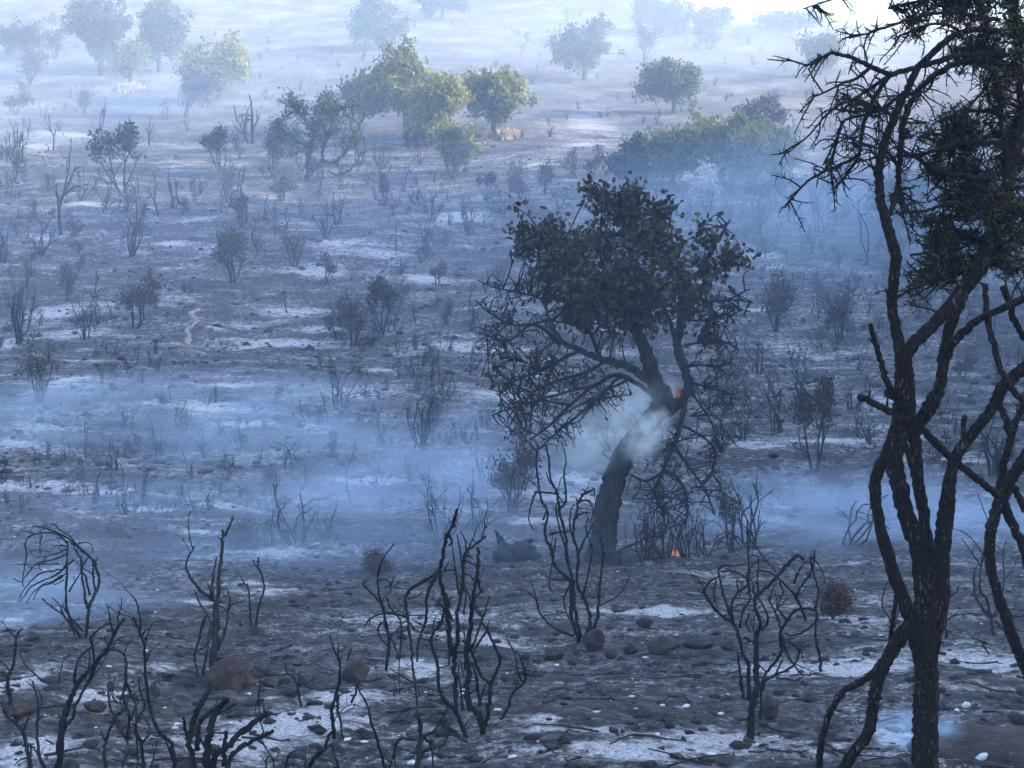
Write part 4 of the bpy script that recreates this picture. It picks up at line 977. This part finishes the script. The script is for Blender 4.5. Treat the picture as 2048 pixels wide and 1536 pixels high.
cb = [pblob(*b) for b in [(1185, 392, 30, 0), (1225, 415, 36, .3), (1265, 385, 22, .4), (1265, 430, 42, .5), (1320, 425, 34, -.3), (1345, 400, 16, .1), (1160, 378, 12, 0), (1085, 480, 34, .2), (1040, 460, 22, -.2), (1110, 455, 28, .2), (1050, 500, 24, 0),
      (1140, 500, 48, -.6), (1210, 490, 55, .7), (1290, 495, 52, -.6), (1365, 500, 32, .4), (1060, 545, 26, .2), (1110, 550, 44, .5), (1180, 570, 56, -.7), (1260, 570, 54, .6), (1340, 560, 44, -.5), (1150, 620, 42, .2), (1235, 635, 42, -.3), (1310, 625, 40, .4), (1385, 610, 34, -.2),
      (1400, 450, 14, 0), (1435, 440, 16, .1), (1425, 490, 24, 0), (1465, 470, 14, .2), (1480, 520, 20, 0), (1498, 542, 12, .1), (1440, 545, 22, .3), (1405, 545, 26, .2), (1030, 415, 9, 0), (1018, 500, 7, 0), (1405, 590, 20, 0), (1440, 640, 16, .2), (1415, 665, 20, .1)]]
ctw = along(main, cb, 700)
tb2 = MB()
for q in ctw: tb2.tube(q, np.linspace(0.014, 0.005, len(q)), 4, cap=False)
tb2.build("twigs", M['char'], T.root, origin=T.base)
ends = np.concatenate([q[-3:] for q in ctw])
def tufts(src, n, per, sp):
    c = src[rng.integers(0, len(src), n)]
    return (np.repeat(c, per, 0) + rng.normal(size=(n * per, 3)) * sp)
hgt = ends[:, 2]; zcut = P(1200, 630, T.d)[2]
lf = MB(); c = tufts(ends[hgt > zcut], 900, 5, 0.085)
lf.leaves(c, 0.098, 0.066, up=(0, 0, 0.5)); lf.build("crown", M['carob'], T.root, origin=T.base)
lf = MB(); c = np.concatenate([tufts(ends[hgt < zcut + 0.5], 330, 6, 0.08), tufts(np.concatenate([q[-3:] for q in fine if q[-1][0] < T.base[0] + 0.3]), 60, 3, 0.05)])
lf.leaves(c, 0.10, 0.045, droop=1.2); lf.build("dead_leaves", M['scorched'], T.root, origin=T.base)
e = P(1357, 785, T.d - 0.22)
mb = MB(); v, f = ICO[2]; mb.add(e + v * (1 + 0.3 * rng.normal(size=(len(v), 1)).clip(-1, 1)) * np.array([0.03, 0.03, 0.07]), f)
mb.build("ember", M['ember'], T.root, origin=T.base)

# the small flame at the foot of the tangle
g = hit(1355, 1112)
fr = empty("flame", g); tag(fr, "small orange flame licking at the foot of the dense burnt tangle", "flame")
for k in range(5):
    mb = MB(); h = 0.06 + 0.07 * rng.random(); x0 = rng.normal() * 0.05
    q = np.array([[x0, -0.05, 0], [x0 + .012, -0.05, h * .5], [x0 + .03 * rng.normal(), -0.05, h]])
    mb.tube(spline(q, 4), np.interp(np.linspace(0, 1, 9), [0, .3, 1], [0.012, 0.022, 0.002]), 6); mb.build("tongue", M['flame'], fr)

# ------------------------------------------------------------------ the two thorn trees close to the camera
def thorn_tree(label, base, d, lines, twigs_on, blobs, n_twig, leafy, spread=0.2):
    t = Plant("tree", label, "tree", base, d=d, spread=spread, sides=12, rough=0.07, taper=0.7, shoots=0.0, knob=0.035, ws=lambda w: np.interp(w, [5, 14, 24, 100], [0.85, 0.78, 0.62, 0.56]))
    segs = []
    for part, s in lines:
        o, p3, r = t.stem(s, s[0][2], mat=M['bark'] if part != "branch" else M['twig'], part=part, stubs=0.8 if part == "branch" else 0.3, tol=30, n=8, wob=0.7)
        segs.append(p3)
    bl = [(*P(b[0], b[1], d + b[3]), px2m(b[2], d)) for b in blobs]
    wood_t, th, lv = MB(), MB(), MB()
    thin = []
    src = [segs[k] for k in twigs_on]
    for p3 in src:                                        # side twigs all along the thin branches
        L = np.linalg.norm(np.diff(p3, axis=0), axis=1).sum()
        for _ in range(int(L * 34)):
            k = rng.integers(1, len(p3) - 1); tv = p3[k + 1] - p3[k - 1]; tv /= np.linalg.norm(tv) + 1e-9
            v = tv * rng.uniform(0.2, 0.9) + rng.normal(size=3) * 0.6; v[2] -= 0.25; v /= np.linalg.norm(v)
            l = rng.uniform(0.04, 0.16)
            q = spline(np.array([p3[k], p3[k] + v * l * .5 + rng.normal(size=3) * .008, p3[k] + v * l + rng.normal(size=3) * .012 - np.array([0, 0, l * .12])]), 4)
            thin.append((q, 0.0042))
    for q in along(segs, bl, n_twig): thin.append((q, 0.0055))
    extra = [q for q, _ in thin]
    for q in along(extra, bl, int(n_twig * 1.6)):
        if np.linalg.norm(q[-1] - q[0]) < 0.3: thin.append((q, 0.0038))
    for q, r in thin:
        wood_t.tube(q, np.linspace(r, r * 0.5, len(q)), 5, cap=False)
        L = np.linalg.norm(q[-1] - q[0])
        for _ in range(max(3, int(L * 60))):              # spines and pointed leaf tufts
            k = rng.integers(0, len(q) - 1); p0 = q[k] + (q[k + 1] - q[k]) * rng.random()
            tv = (q[k + 1] - q[k]); tv /= np.linalg.norm(tv) + 1e-9
            v = tv * 0.5 + rng.normal(size=3) * 0.75; v /= np.linalg.norm(v)
            l = rng.uniform(0.014, 0.055)
            th.tube(np.array([p0, p0 + v * l]), np.array([0.0026, 0.0005]), 3, cap=False)
    wood_t.build("twigs", M['twig'], t.root, origin=t.base)
    th.build("thorns", M['twig'], t.root, origin=t.base)
    if leafy:
        BB = np.array(bl)
        pts = np.concatenate([q[1:] for q, _ in thin])
        w_ = np.array([np.max(1.15 - np.linalg.norm(BB[:, :3] - p_, axis=1) / BB[:, 3]) for p_ in pts]).clip(0.03, 1)
        w_ = w_ * np.where(pts[:, 0] / pts[:, 1] < (1790 - CX) / FPX / math.cos(TH), 0.12, 1.0)
        c = pts[rng.choice(len(pts), leafy, p=w_ / w_.sum())]
        c = np.repeat(c, 4, 0) + rng.normal(size=(leafy * 4, 3)) * 0.012
        lv.leaves(c, 0.026, 0.006, up=(-0.2, 0, 0.1)); lv.build("crown", M['olive'], t.root, origin=t.base)
    return t, segs
S, BR, TR = "stem", "branch", "trunk"
LA = [(TR, [(1850, 1780, 104), (1848, 1620, 98), (1849, 1536, 94), (1850, 1460, 90), (1852, 1400, 88), (1852, 1330, 86), (1853, 1270, 84), (1857, 1200, 72), (1860, 1130, 50)]),
      (S, [(1838, 1300, 52), (1812, 1215, 46), (1776, 1112, 42), (1756, 1030, 38), (1750, 965, 38), (1774, 905, 42), (1800, 850, 46)]),
      (S, [(1848, 1300, 64), (1846, 1200, 60), (1840, 1110, 60), (1812, 1025, 58), (1794, 955, 56), (1790, 900, 60), (1806, 840, 74)]),
      (S, [(1862, 1180, 44), (1848, 1040, 42), (1836, 945, 38), (1828, 870, 42), (1820, 840, 44)]), (S, [(1840, 1012, 20), (1824, 930, 20), (1806, 880, 20)]),
      (S, [(1862, 1300, 54), (1882, 1200, 56), (1885, 1095, 58), (1890, 1020, 46), (1908, 925, 38), (1945, 865, 37), (1985, 815, 37), (2003, 778, 40), (2046, 738, 42), (2100, 690, 38)]),
      (S, [(1896, 1090, 22), (1902, 1030, 20), (1907, 960, 20), (1908, 930, 22)]), (S, [(1932, 884, 18), (1927, 860, 14), (1928, 832, 13)]),
      (S, [(1836, 850, 26), (1868, 882, 25), (1905, 918, 26), (1945, 950, 23), (1985, 982, 22), (2000, 996, 22)]),
      (S, [(1808, 846, 84), (1810, 800, 70), (1809, 760, 64), (1806, 715, 58)]),
      (S, [(1803, 722, 42), (1792, 660, 36), (1784, 610, 34), (1786, 560, 37), (1792, 515, 36), (1779, 465, 36), (1763, 405, 31), (1758, 355, 29), (1764, 300, 28), (1785, 245, 26), (1808, 193, 24), (1831, 147, 22), (1865, 105, 20), (1905, 75, 19), (1930, 63, 17), (1970, 60, 14), (2010, 66, 10)]),
      (BR, [(1796, 378, 14), (1797, 340, 16), (1801, 299, 16), (1806, 247, 17), (1823, 203, 17), (1849, 167, 17), (1888, 138, 17), (1928, 123, 17), (1967, 122, 15), (2006, 135, 12), (2050, 150, 9)]),
      (BR, [(1779, 428, 12), (1790, 400, 11), (1796, 378, 11)]), (BR, [(1812, 424, 8), (1805, 400, 9), (1797, 382, 9)]),
      (BR, [(1831, 136, 14), (1800, 143, 13), (1779, 148, 13), (1740, 133, 12), (1706, 116, 10), (1667, 107, 9), (1641, 117, 7), (1615, 130, 5), (1573, 117, 3)]),
      (BR, [(1833, 134, 14), (1857, 128, 13), (1915, 112, 13), (1967, 108, 12), (2000, 112, 10), (2050, 104, 8)]),
      (BR, [(1779, 151, 11), (1760, 178, 10), (1745, 203, 10), (1730, 242, 10), (1722, 281, 9), (1717, 310, 9), (1690, 325, 8), (1654, 341, 7), (1623, 357, 6), (1602, 375, 5), (1584, 398, 4), (1570, 416, 3)]),
      (BR, [(1812, 182, 9), (1784, 203, 9), (1758, 221, 8), (1719, 232, 7), (1688, 242, 7), (1675, 273, 6), (1662, 300, 5), (1646, 331, 4)]), (BR, [(1777, 154, 9), (1732, 182, 8), (1706, 200, 7), (1680, 209, 6), (1649, 234, 5), (1615, 273, 4), (1579, 297, 3)]),
      (BR, [(1740, 135, 9), (1711, 158, 8), (1685, 167, 6), (1659, 180, 5), (1623, 196, 3)]), (BR, [(1685, 242, 6), (1675, 281, 5), (1662, 333, 5), (1667, 372, 4)]), (BR, [(1717, 312, 7), (1700, 340, 6), (1680, 365, 5), (1666, 378, 4)]),
      (BR, [(2000, 40, 11), (1960, 34, 10), (1915, 26, 9), (1862, 27, 8), (1810, 42, 7), (1771, 55, 5), (1732, 68, 4), (1698, 76, 3)]), (BR, [(1925, 66, 8), (1894, 50, 7), (1857, 49, 6), (1823, 62, 5), (1784, 78, 3)]),
      (BR, [(1987, 122, 10), (1990, 165, 11), (1998, 221, 12), (2008, 273, 13), (2020, 340, 15), (2024, 380, 16)]), (S, [(2026, -40, 20), (2034, 60, 22), (2038, 140, 24), (2042, 200, 22), (2056, 226, 18)]),
      (BR, [(2010, 288, 12), (1960, 284, 12), (1920, 286, 11), (1870, 302, 9), (1820, 312, 8), (1796, 308, 6)]), (BR, [(2016, 342, 12), (1960, 354, 12), (1890, 345, 10), (1840, 320, 8), (1805, 300, 5)]), (BR, [(1992, 455, 12), (1935, 415, 10), (1900, 405, 9), (1850, 422, 7), (1790, 426, 5)]),
      (BR, [(1985, 490, 10), (1930, 470, 9), (1880, 500, 7), (1822, 510, 5)]), (BR, [(1970, 520, 10), (1920, 535, 8), (1870, 560, 6), (1820, 580, 5), (1790, 600, 4)]), (BR, [(1870, 150, 7), (1855, 180, 6), (1820, 190, 4)]), (BR, [(1796, 330, 8), (1770, 300, 6), (1762, 320, 5), (1740, 300, 4)]),
      (BR, [(2010, 420, 10), (1960, 390, 9), (1920, 385, 8), (1880, 375, 6)]), (BR, [(1985, 130, 8), (1975, 170, 7), (1945, 205, 6), (1930, 222, 4)]), (BR, [(1758, 352, 9), (1745, 334, 8), (1738, 330, 7)]),
      (BR, [(1790, -60, 9), (1720, -20, 7), (1660, 0, 5), (1605, 18, 3)]), (BR, [(1990, -60, 12), (1940, -20, 10), (1880, -5, 9), (1800, 10, 7), (1776, 18, 5)]), (BR, [(1806, 240, 6), (1770, 224, 5), (1758, 224, 4), (1756, 280, 4), (1730, 305, 3)]),
      (S, [(1806, 716, 46), (1830, 684, 42), (1870, 645, 42), (1920, 588, 46), (1955, 545, 46), (1984, 480, 44), (2005, 420, 42), (2022, 345, 38), (2034, 280, 34), (2046, 220, 28)]),
      (S, [(1928, 588, 36), (1902, 650, 38), (1888, 705, 36), (1882, 765, 38), (1862, 815, 42), (1824, 858, 50)]), (S, [(1836, 840, 20), (1858, 800, 22), (1878, 775, 22)]),
      (S, [(1886, 730, 30), (1905, 690, 28), (1935, 655, 25), (1980, 627, 23), (2048, 598, 23), (2110, 575, 20)]), (S, [(1970, 570, 15), (1975, 640, 17), (1988, 690, 18), (2003, 742, 18), (2020, 772, 18), (2052, 808, 16)]),
      (S, [(2006, 575, 20), (2022, 610, 18), (2028, 640, 18), (2050, 678, 16)]), (S, [(1740, 648, 13), (1758, 710, 16), (1775, 765, 17), (1796, 800, 20)]), (S, [(1718, 793, 20), (1758, 812, 20), (1800, 834, 24)]), (S, [(1768, 783, 13), (1790, 798, 16)]),
      (S, [(1846, 1215, 70), (1824, 1246, 62), (1796, 1282, 52), (1766, 1334, 44), (1750, 1383, 40), (1743, 1430, 38), (1736, 1466, 38), (1706, 1506, 38), (1686, 1545, 38), (1668, 1620, 38), (1660, 1800, 40)][::1]),
      (S, [(1766, 1324, 24), (1728, 1360, 22), (1688, 1382, 20), (1664, 1417, 20), (1652, 1450, 20), (1642, 1490, 20), (1638, 1560, 20), (1636, 1780, 20)]), (S, [(1794, 1184, 10), (1788, 1222, 12), (1783, 1261, 12), (1778, 1300, 12)])]
BA = [(1960, 20, 90, .1), (2030, 60, 60, -.1), (1900, 10, 60, .1), (1950, 100, 55, .15), (2010, 150, 60, -.1), (2040, 300, 60, .1), (1900, 290, 65, .1), (1965, 395, 85, .1), (2030, 430, 75, -.15), (1880, 440, 62, .15), (1900, 520, 70, 0),
      (1850, 545, 45, .1), (1990, 510, 55, .1), (1840, 265, 30, .1), (1905, 235, 36, .1), (1850, 470, 40, .2), (1875, 350, 40, .1), (2000, 270, 50, .2), (1930, 240, 40, .2), (1930, 345, 60, .2), (2040, 530, 40, .1), (1990, 200, 40, .1), (1820, 590, 24, .1), (1690, 200, 26, 0), (1700, 290, 22, .1), (1830, 40, 40, .1)]
tA, segA = thorn_tree("tall thorn tree with flaking braided trunk and spiny branches arching over the slope", (1850, 1740), 7.4, LA, [k for k, l in enumerate(LA) if l[0] == BR], BA, 800, 4300)
LB = [(TR, [(2096, 1640, 50), (2080, 1440, 46), (2058, 1350, 42), (2032, 1290, 38), (2010, 1230, 36), (1992, 1180, 34), (1979, 1110, 34), (1982, 1060, 36), (1998, 1005, 40)]), (S, [(2110, 1600, 44), (2090, 1300, 40), (2052, 1110, 32), (2030, 1060, 30), (2008, 1005, 34)]),
      (S, [(2000, 1005, 38), (2006, 930, 28), (2020, 885, 24), (2012, 842, 19), (2000, 812, 20), (1996, 790, 18)]), (S, [(2006, 995, 40), (2036, 935, 40), (2070, 890, 40), (2120, 830, 36)]), (S, [(2020, 890, 18), (2034, 840, 16), (2052, 795, 14)]), (S, [(2028, 975, 18), (2046, 1010, 22), (2090, 1080, 22)])]
tB, segB = thorn_tree("second thorn tree with crossing dark stems at the picture edge", (2096, 1620), 8.6, LB, [], [(2060, 820, 40, 0)], 8, 0)

# ------------------------------------------------------------------ green trees on the far slope
def far_tree(base, box, mat, label, leaves=2600, size=0.21, stems=None, depth=None, group=None, blobs=26, bare=0.0, cat="tree", dens=1.0, bbox=None):
    g = hit(*base)
    if depth: g = P(base[0], base[1], depth); g[2] = ground_z(g[0], g[1])
    d = g[1]
    root = empty("tree" if cat == "tree" else "shrub", g); tag(root, label, cat, group)
    x0, x1, y0, y1 = box
    xm, xw = (x0 + x1) / 2, (x1 - x0) * 0.56; x0, x1 = xm - xw, xm + xw; y1 = y1 + 0.45 * max(0, base[1] - y1)
    cx, cy, rx, ry = (x0 + x1) / 2, (y0 + y1) / 2, px2m((x1 - x0) / 2, d), px2m((y1 - y0) / 2, d)
    c = P(cx, cy, d)
    bl = []
    for k in range(blobs):
        v = rng.normal(size=3); v[2] -= 0.15; v /= np.linalg.norm(v)
        q = v * rng.uniform(0.3, 0.88)
        bl.append((*(c + q * np.array([rx, rx * 0.9, ry])), rng.uniform(0.18, 0.46) * min(rx, ry * 1.15)))
    bl.append((*c, 0.5 * min(rx, ry)))
    tm = MB(); segs = []
    h0 = 0.030 * (ry * 2 + 1)
    bot = c[2] - ry * 0.75
    mains = [bl[k] for k in range(0, len(bl), 2)]
    fork = np.array([g[0] + (c[0] - g[0]) * .35, g[1], max(g[2] + 0.25, min(bot + 0.3 * ry, g[2] + (c[2] - g[2]) * 0.6))])
    q = spline(np.array([g - np.array([0, 0, .3]), g + (fork - g) * .5 + rng.normal(size=3) * .06, fork]), 4)
    tm.tube(q, np.linspace(h0 * 1.3, h0 * .85, len(q)), 7, 0.06); segs.append(q)
    for b in mains:
        t_ = np.array(b[:3]); mid = fork + (t_ - fork) * .5 + rng.normal(size=3) * 0.12 * ry
        q = spline(np.array([fork, mid, t_]), 5); tm.tube(q, np.linspace(h0 * .6, h0 * .15, len(q)), 5, cap=False); segs.append(q)
    tw_ = along(segs, bl, 220)
    for q in tw_: tm.tube(q, np.linspace(h0 * .2, h0 * .07, len(q)), 3, cap=False)
    tm.build("trunk", M['far_trunk'], root, origin=g)
    e_ = np.concatenate([q[len(q) // 3:] for q in tw_] + [q[-3:] for q in segs[1:]])
    n = int(leaves * 2.3 * (1 - bare) / 6)
    cc = np.repeat(e_[rng.integers(0, len(e_), n)], 6, 0) + rng.normal(size=(n * 6, 3)) * size * 0.8
    cc = cc[cc[:, 2] > g[2] + 0.25]
    lf = MB(); lf.leaves(cc, size, size * .62, up=(0, 0, .5)); lf.build("crown", M[mat], root, origin=g)
    return root
far_tree((205, 150), (135, 270, -30, 125), 'far_dark', "large dark green tree at the top of the slope with a paler sapling below it", 3400)
far_tree((320, 145), (255, 385, -10, 120), 'far_dark', "broad dark tree overlapping the largest dark one on the upper slope", 3200)
far_tree((262, 172), (222, 302, 75, 150), 'far_green', "pale green sapling in front of two dark trees", 900, 0.16, cat="shrub")
far_tree((435, 200), (372, 512, 65, 190), 'far_yellow', "bushy tree with a sunlit yellow side beside a brown dead sapling", 3600)
far_tree((372, 236), (342, 440, 118, 215), 'purple', "brown dead sapling in front of the yellow-sided bushy tree", 1300, 0.14)
far_tree((735, 104), (648, 822, -12, 92), 'far_dark', "hazy wide tree casting a long shadow across the upper slope", 3200)
far_tree((885, 40), (815, 950, -45, 28), 'far_dark', "faint tree whose crown is cut off by the top edge", 2200)
far_tree((815, 268), (705, 880, 82, 225), 'far_green', "tall yellow-green tree with a pointed top in the middle of the upper slope", 4200)
far_tree((865, 290), (795, 932, 145, 265), 'far_yellow', "sunlit yellow bushy tree hanging beside the pointed one", 3600, 0.19)
far_tree((700, 262), (690, 775, 140, 215), 'far_dark', "shaded bluish bush tucked under the pointed yellow-green tree", 1500)
far_tree((912, 348), (862, 972, 245, 325), 'far_green', "pale loose bush below the sunlit yellow tree", 1200, 0.15, cat="shrub")
far_tree((990, 266), (905, 1052, 116, 228), 'far_green', "round-crowned tree on a bare trunk with dry grass at its foot", 3400)
far_tree((1168, 160), (1073, 1242, 28, 140), 'far_dark', "wide hazy round tree standing alone high on the pale slope", 3000)
far_tree((1346, 226), (1272, 1412, 108, 200), 'far_dark', "small flat-crowned hazy tree with a pale trunk and shadow", 2200)
far_tree((1440, 372), (1330, 1600, 212, 368), 'far_yellow', "big spreading yellow-green bush above the ash-whitened shrub", 5200, 0.2, blobs=24)
far_tree((1345, 372), (1280, 1400, 250, 350), 'far_green', "shaded side bush joined to the big spreading yellow-green bush", 1800, 0.19)
far_tree((1262, 372), (1214, 1318, 258, 365), 'scorched', "dark scorched tree rising just behind the leaning tree crown", 2200, 0.17)
far_tree((1530, 262), (1475, 1578, 182, 250), 'purple', "misty mauve bush above the big spreading bush", 1400)
far_tree((1640, 150), (1590, 1692, 58, 135), 'far_dark', "barely visible tree in white smoke near the thorn tree branches", 1800)
far_tree((1580, 60), (1500, 1660, 28, 60), 'far_dark', "row-like misty bush on the skyline in white smoke", 1800, 0.3)
far_tree((1320, 62), (1255, 1380, -12, 58), 'purple', "pale misty bush near the top edge between hazy trees", 1600, 0.24)
far_tree((1420, 62), (1385, 1470, 10, 60), 'purple', "small misty bush beside the bright sunlit strip", 1200, 0.24)
far_tree((60, 118), (-20, 110, 40, 110), 'purple', "mauve burnt bush in haze at the edge of the upper slope", 1500, 0.18)
far_tree((1800, 470), (1720, 1900, 330, 455), 'far_dark', "dim tree in blue haze behind the thorn tree crown", 2200, 0.2)
# nearer tree on a forked trunk, its crown half scorched
t_ = Plant("tree", "half-scorched tree on a forked dark trunk at the top of the burnt slope", "tree", (618, 358), spread=0.8, sides=8, shoots=0.0, ws=1.0)
sg = []
for s in [[(612, 362, 14), (618, 345, 13), (616, 325, 11), (622, 295, 10), (630, 265, 8), (640, 230, 6), (655, 195, 4)], [(618, 345, 11), (632, 334, 9), (644, 322, 8), (645, 300, 6), (660, 260, 5)], [(646, 322, 7), (672, 324, 6), (690, 305, 5), (715, 285, 4)],
          [(655, 340, 4), (675, 350, 4), (700, 340, 4), (715, 320, 3)], [(630, 265, 6), (600, 230, 4), (575, 200, 3)], [(640, 230, 5), (690, 215, 4), (715, 210, 3)], [(622, 295, 5), (580, 275, 4), (550, 260, 3)], [(690, 305, 4), (720, 250, 3), (730, 225, 3)]]:
    sg.append(t_.stem(s, s[0][2], mat=M['char'], part="limb" if len(sg) else "trunk", stubs=0, tol=20)[1])
bb = [(*P(x_, y_, t_.d + q_), px2m(r_, t_.d)) for x_, y_, r_, q_ in [(655, 195, 26, 0), (600, 210, 24, .5), (575, 200, 18, 0), (640, 225, 34, -.6), (690, 225, 26, .3), (715, 215, 20, 0), (560, 255, 26, .5), (600, 265, 30, -.5), (655, 262, 34, .4), (700, 262, 30, -.3), (545, 285, 18, 0), (590, 290, 22, .4)]]
tw_ = along(sg, bb, 240); tm = MB()
for q in tw_: tm.tube(q, np.linspace(0.03, 0.01, len(q)), 3, cap=False)
tm.build("twigs", M['char'], t_.root, origin=t_.base)
e_ = np.concatenate([q[len(q) // 3:] for q in tw_]); cc = np.repeat(e_[rng.integers(0, len(e_), 620)], 6, 0) + rng.normal(size=(3720, 3)) * .11
lf = MB(); lf.leaves(cc, .13, .08, up=(0, 0, .5)); lf.build("crown", M['far_dark'], t_.root, origin=t_.base)

# dry grass left in the sun at the foot of far trees
def dry_grass(px, py, wpx, label, n=500):
    g = hit(px, py); rx = px2m(wpx / 2, g[1])
    a = rng.normal(size=(n, 2)) * np.array([rx * .45, rx * .9]); x, y = g[0] + a[:, 0], g[1] + a[:, 1]
    mb = MB(); c = np.stack([x, y, ground_z(x, y)], 1); mb.leaves(c, 0.30, 0.09, up=(0, 0, 1.8))
    tag(mb.build("grass", M['straw']), label, "grass", kind="stuff")
dry_grass(258, 176, 46, "patch of sunlit dry grass below the pale sapling"); dry_grass(968, 268, 24, "dry grass patch on one side of the round-crowned tree trunk", 260)
dry_grass(1016, 272, 40, "dry grass patch spreading from the round-crowned tree trunk", 420); dry_grass(1545, 46, 90, "bright strip of dry grass on the skyline", 700); dry_grass(1650, 44, 70, "bright dry grass beyond the misty trees", 500)

# ------------------------------------------------------------------ smoke and haze
def smoke(label, px, py, d, rad, density, col=(0.72, 0.84, 1.0), scale=2.2, soft=0.0, rot=0.0):
    m = bpy.data.materials.new("smoke"); m.use_nodes = True; t = m.node_tree
    t.nodes.remove(t.nodes["Principled BSDF"])
    pv = N(t, "ShaderNodeVolumePrincipled"); pv.inputs["Color"].default_value = (*col, 1); pv.inputs["Anisotropy"].default_value = 0.1
    v = coords(t)
    ln = N(t, "ShaderNodeVectorMath", operation='LENGTH'); t.links.new(v, ln.inputs[0])
    fall = math_(t, 'SUBTRACT', 1.0, ln.outputs["Value"], True)
    n1 = noise(t, v, scale, 5, 0.62)
    wisp = ramp(t, n1, [(0.36 + soft, (0, 0, 0)), (0.70, (1, 1, 1))])
    f2 = ramp(t, fall, [(0.0, (0, 0, 0)), (0.55, (1, 1, 1))])
    t.links.new(math_(t, 'MULTIPLY', math_(t, 'MULTIPLY', f2, wisp), density), pv.inputs["Density"])
    t.links.new(pv.outputs[0], t.nodes["Material Output"].inputs["Volume"])
    v_, f_ = ICO[3]; mb = MB(); mb.add(v_, f_)
    o = mb.build("smoke", m); o.location = P(px, py, d); o.scale = rad; o.rotation_euler = (0, rot, rng.random() * .3)
    tag(o, label, "smoke", kind="stuff")
    return o
smoke("pale smoke drifting sideways from the smouldering trunk", 1225, 850, T.d + .1, (1.25, 0.5, 0.68), 4.6, (0.94, 0.98, 1.0), 1.9, 0.04, rot=-0.5)
smoke("thick white smoke curling over the leaning trunk", 1290, 868, T.d - .55, (0.52, 0.30, 0.34), 7.5, (0.95, 0.99, 1.0), 1.7, 0.06, rot=-0.8)
smoke("blue smoke bank lying across the low slope", 380, 890, 36, (9.5, 7, 1.8), 0.24, (0.62, 0.78, 1.0), 2.6)
smoke("blue smoke around the wispy shrubs behind the biggest charred shrub", 860, 980, 29.5, (4.0, 2.6, 1.3), 0.36, (0.62, 0.78, 1.0), 2.0)
smoke("wide blue smoke veil over the valley floor before the low slope", 420, 1085, 25, (7.5, 5, 1.3), 0.16, (0.62, 0.78, 1.0), 1.6)
smoke("thin blue smoke hugging the ground at the picture edge", 20, 1225, 17, (2.2, 2.2, 0.55), 0.45, (0.62, 0.78, 1.0), 2.0)
smoke("low blue smoke over the valley floor by the thorn tree", 1720, 1050, 27, (4.5, 3.5, 1.1), 0.40, (0.62, 0.78, 1.0), 2.2)
smoke("small blue wisp rising from the ash beside the flaking trunk", 1835, 1458, 9.9, (0.32, 0.25, 0.14), 4.5, (0.56, 0.78, 1.0), 2.6)
smoke("blue smoke spread along the top edge of the burnt slope", 230, 225, 88, (20, 9, 3.8), 0.032, (0.58, 0.76, 1.0), 2.6)
smoke("bluish smoke hanging behind the thorn tree crown", 1800, 540, 64, (15, 12, 6.5), 0.10, (0.60, 0.80, 1.0), 2.2)
smoke("thin smoke veil drawn across the middle of the burnt slope", 800, 540, 60, (48, 22, 7), 0.009, (0.62, 0.78, 1.0), 2.2, -0.25)
smoke("broad thin smoke layer over the upper slope and its green trees", 900, 160, 108, (60, 36, 11), 0.010, (0.66, 0.82, 1.0), 2.4, -0.25)
smoke("white sunlit smoke filling the head of the valley", 1720, 110, 116, (38, 20, 8), 0.014, (0.86, 0.93, 1.0), 2.0)

mb = MB()
x0, x1, y0, y1, z0, z1 = -9600, 9600, -90, 900, -45, 30
x0, x1 = float(GX.min()) - 30, float(GX.max()) + 30
vb = np.array([[x, y, z] for z in (float(GZ2.min()) - 1, float(GZ2.max()) + 2) for y in (-75, 880) for x in (x0, x1)])
mb.add(vb, [[0, 2, 3, 1], [4, 5, 7, 6], [0, 1, 5, 4], [2, 6, 7, 3], [0, 4, 6, 2], [1, 3, 7, 5]])
hm = bpy.data.materials.new("haze"); hm.use_nodes = True; t = hm.node_tree
t.nodes.remove(t.nodes["Principled BSDF"])
pv = N(t, "ShaderNodeVolumePrincipled"); pv.inputs["Color"].default_value = (0.62, 0.78, 1.0, 1); pv.inputs["Density"].default_value = HAZE_DENSITY; pv.inputs["Anisotropy"].default_value = 0.15
t.links.new(pv.outputs[0], t.nodes["Material Output"].inputs["Volume"])
tag(mb.build("haze", hm), "blue-white smoke haze filling the valley", "haze", kind="stuff")
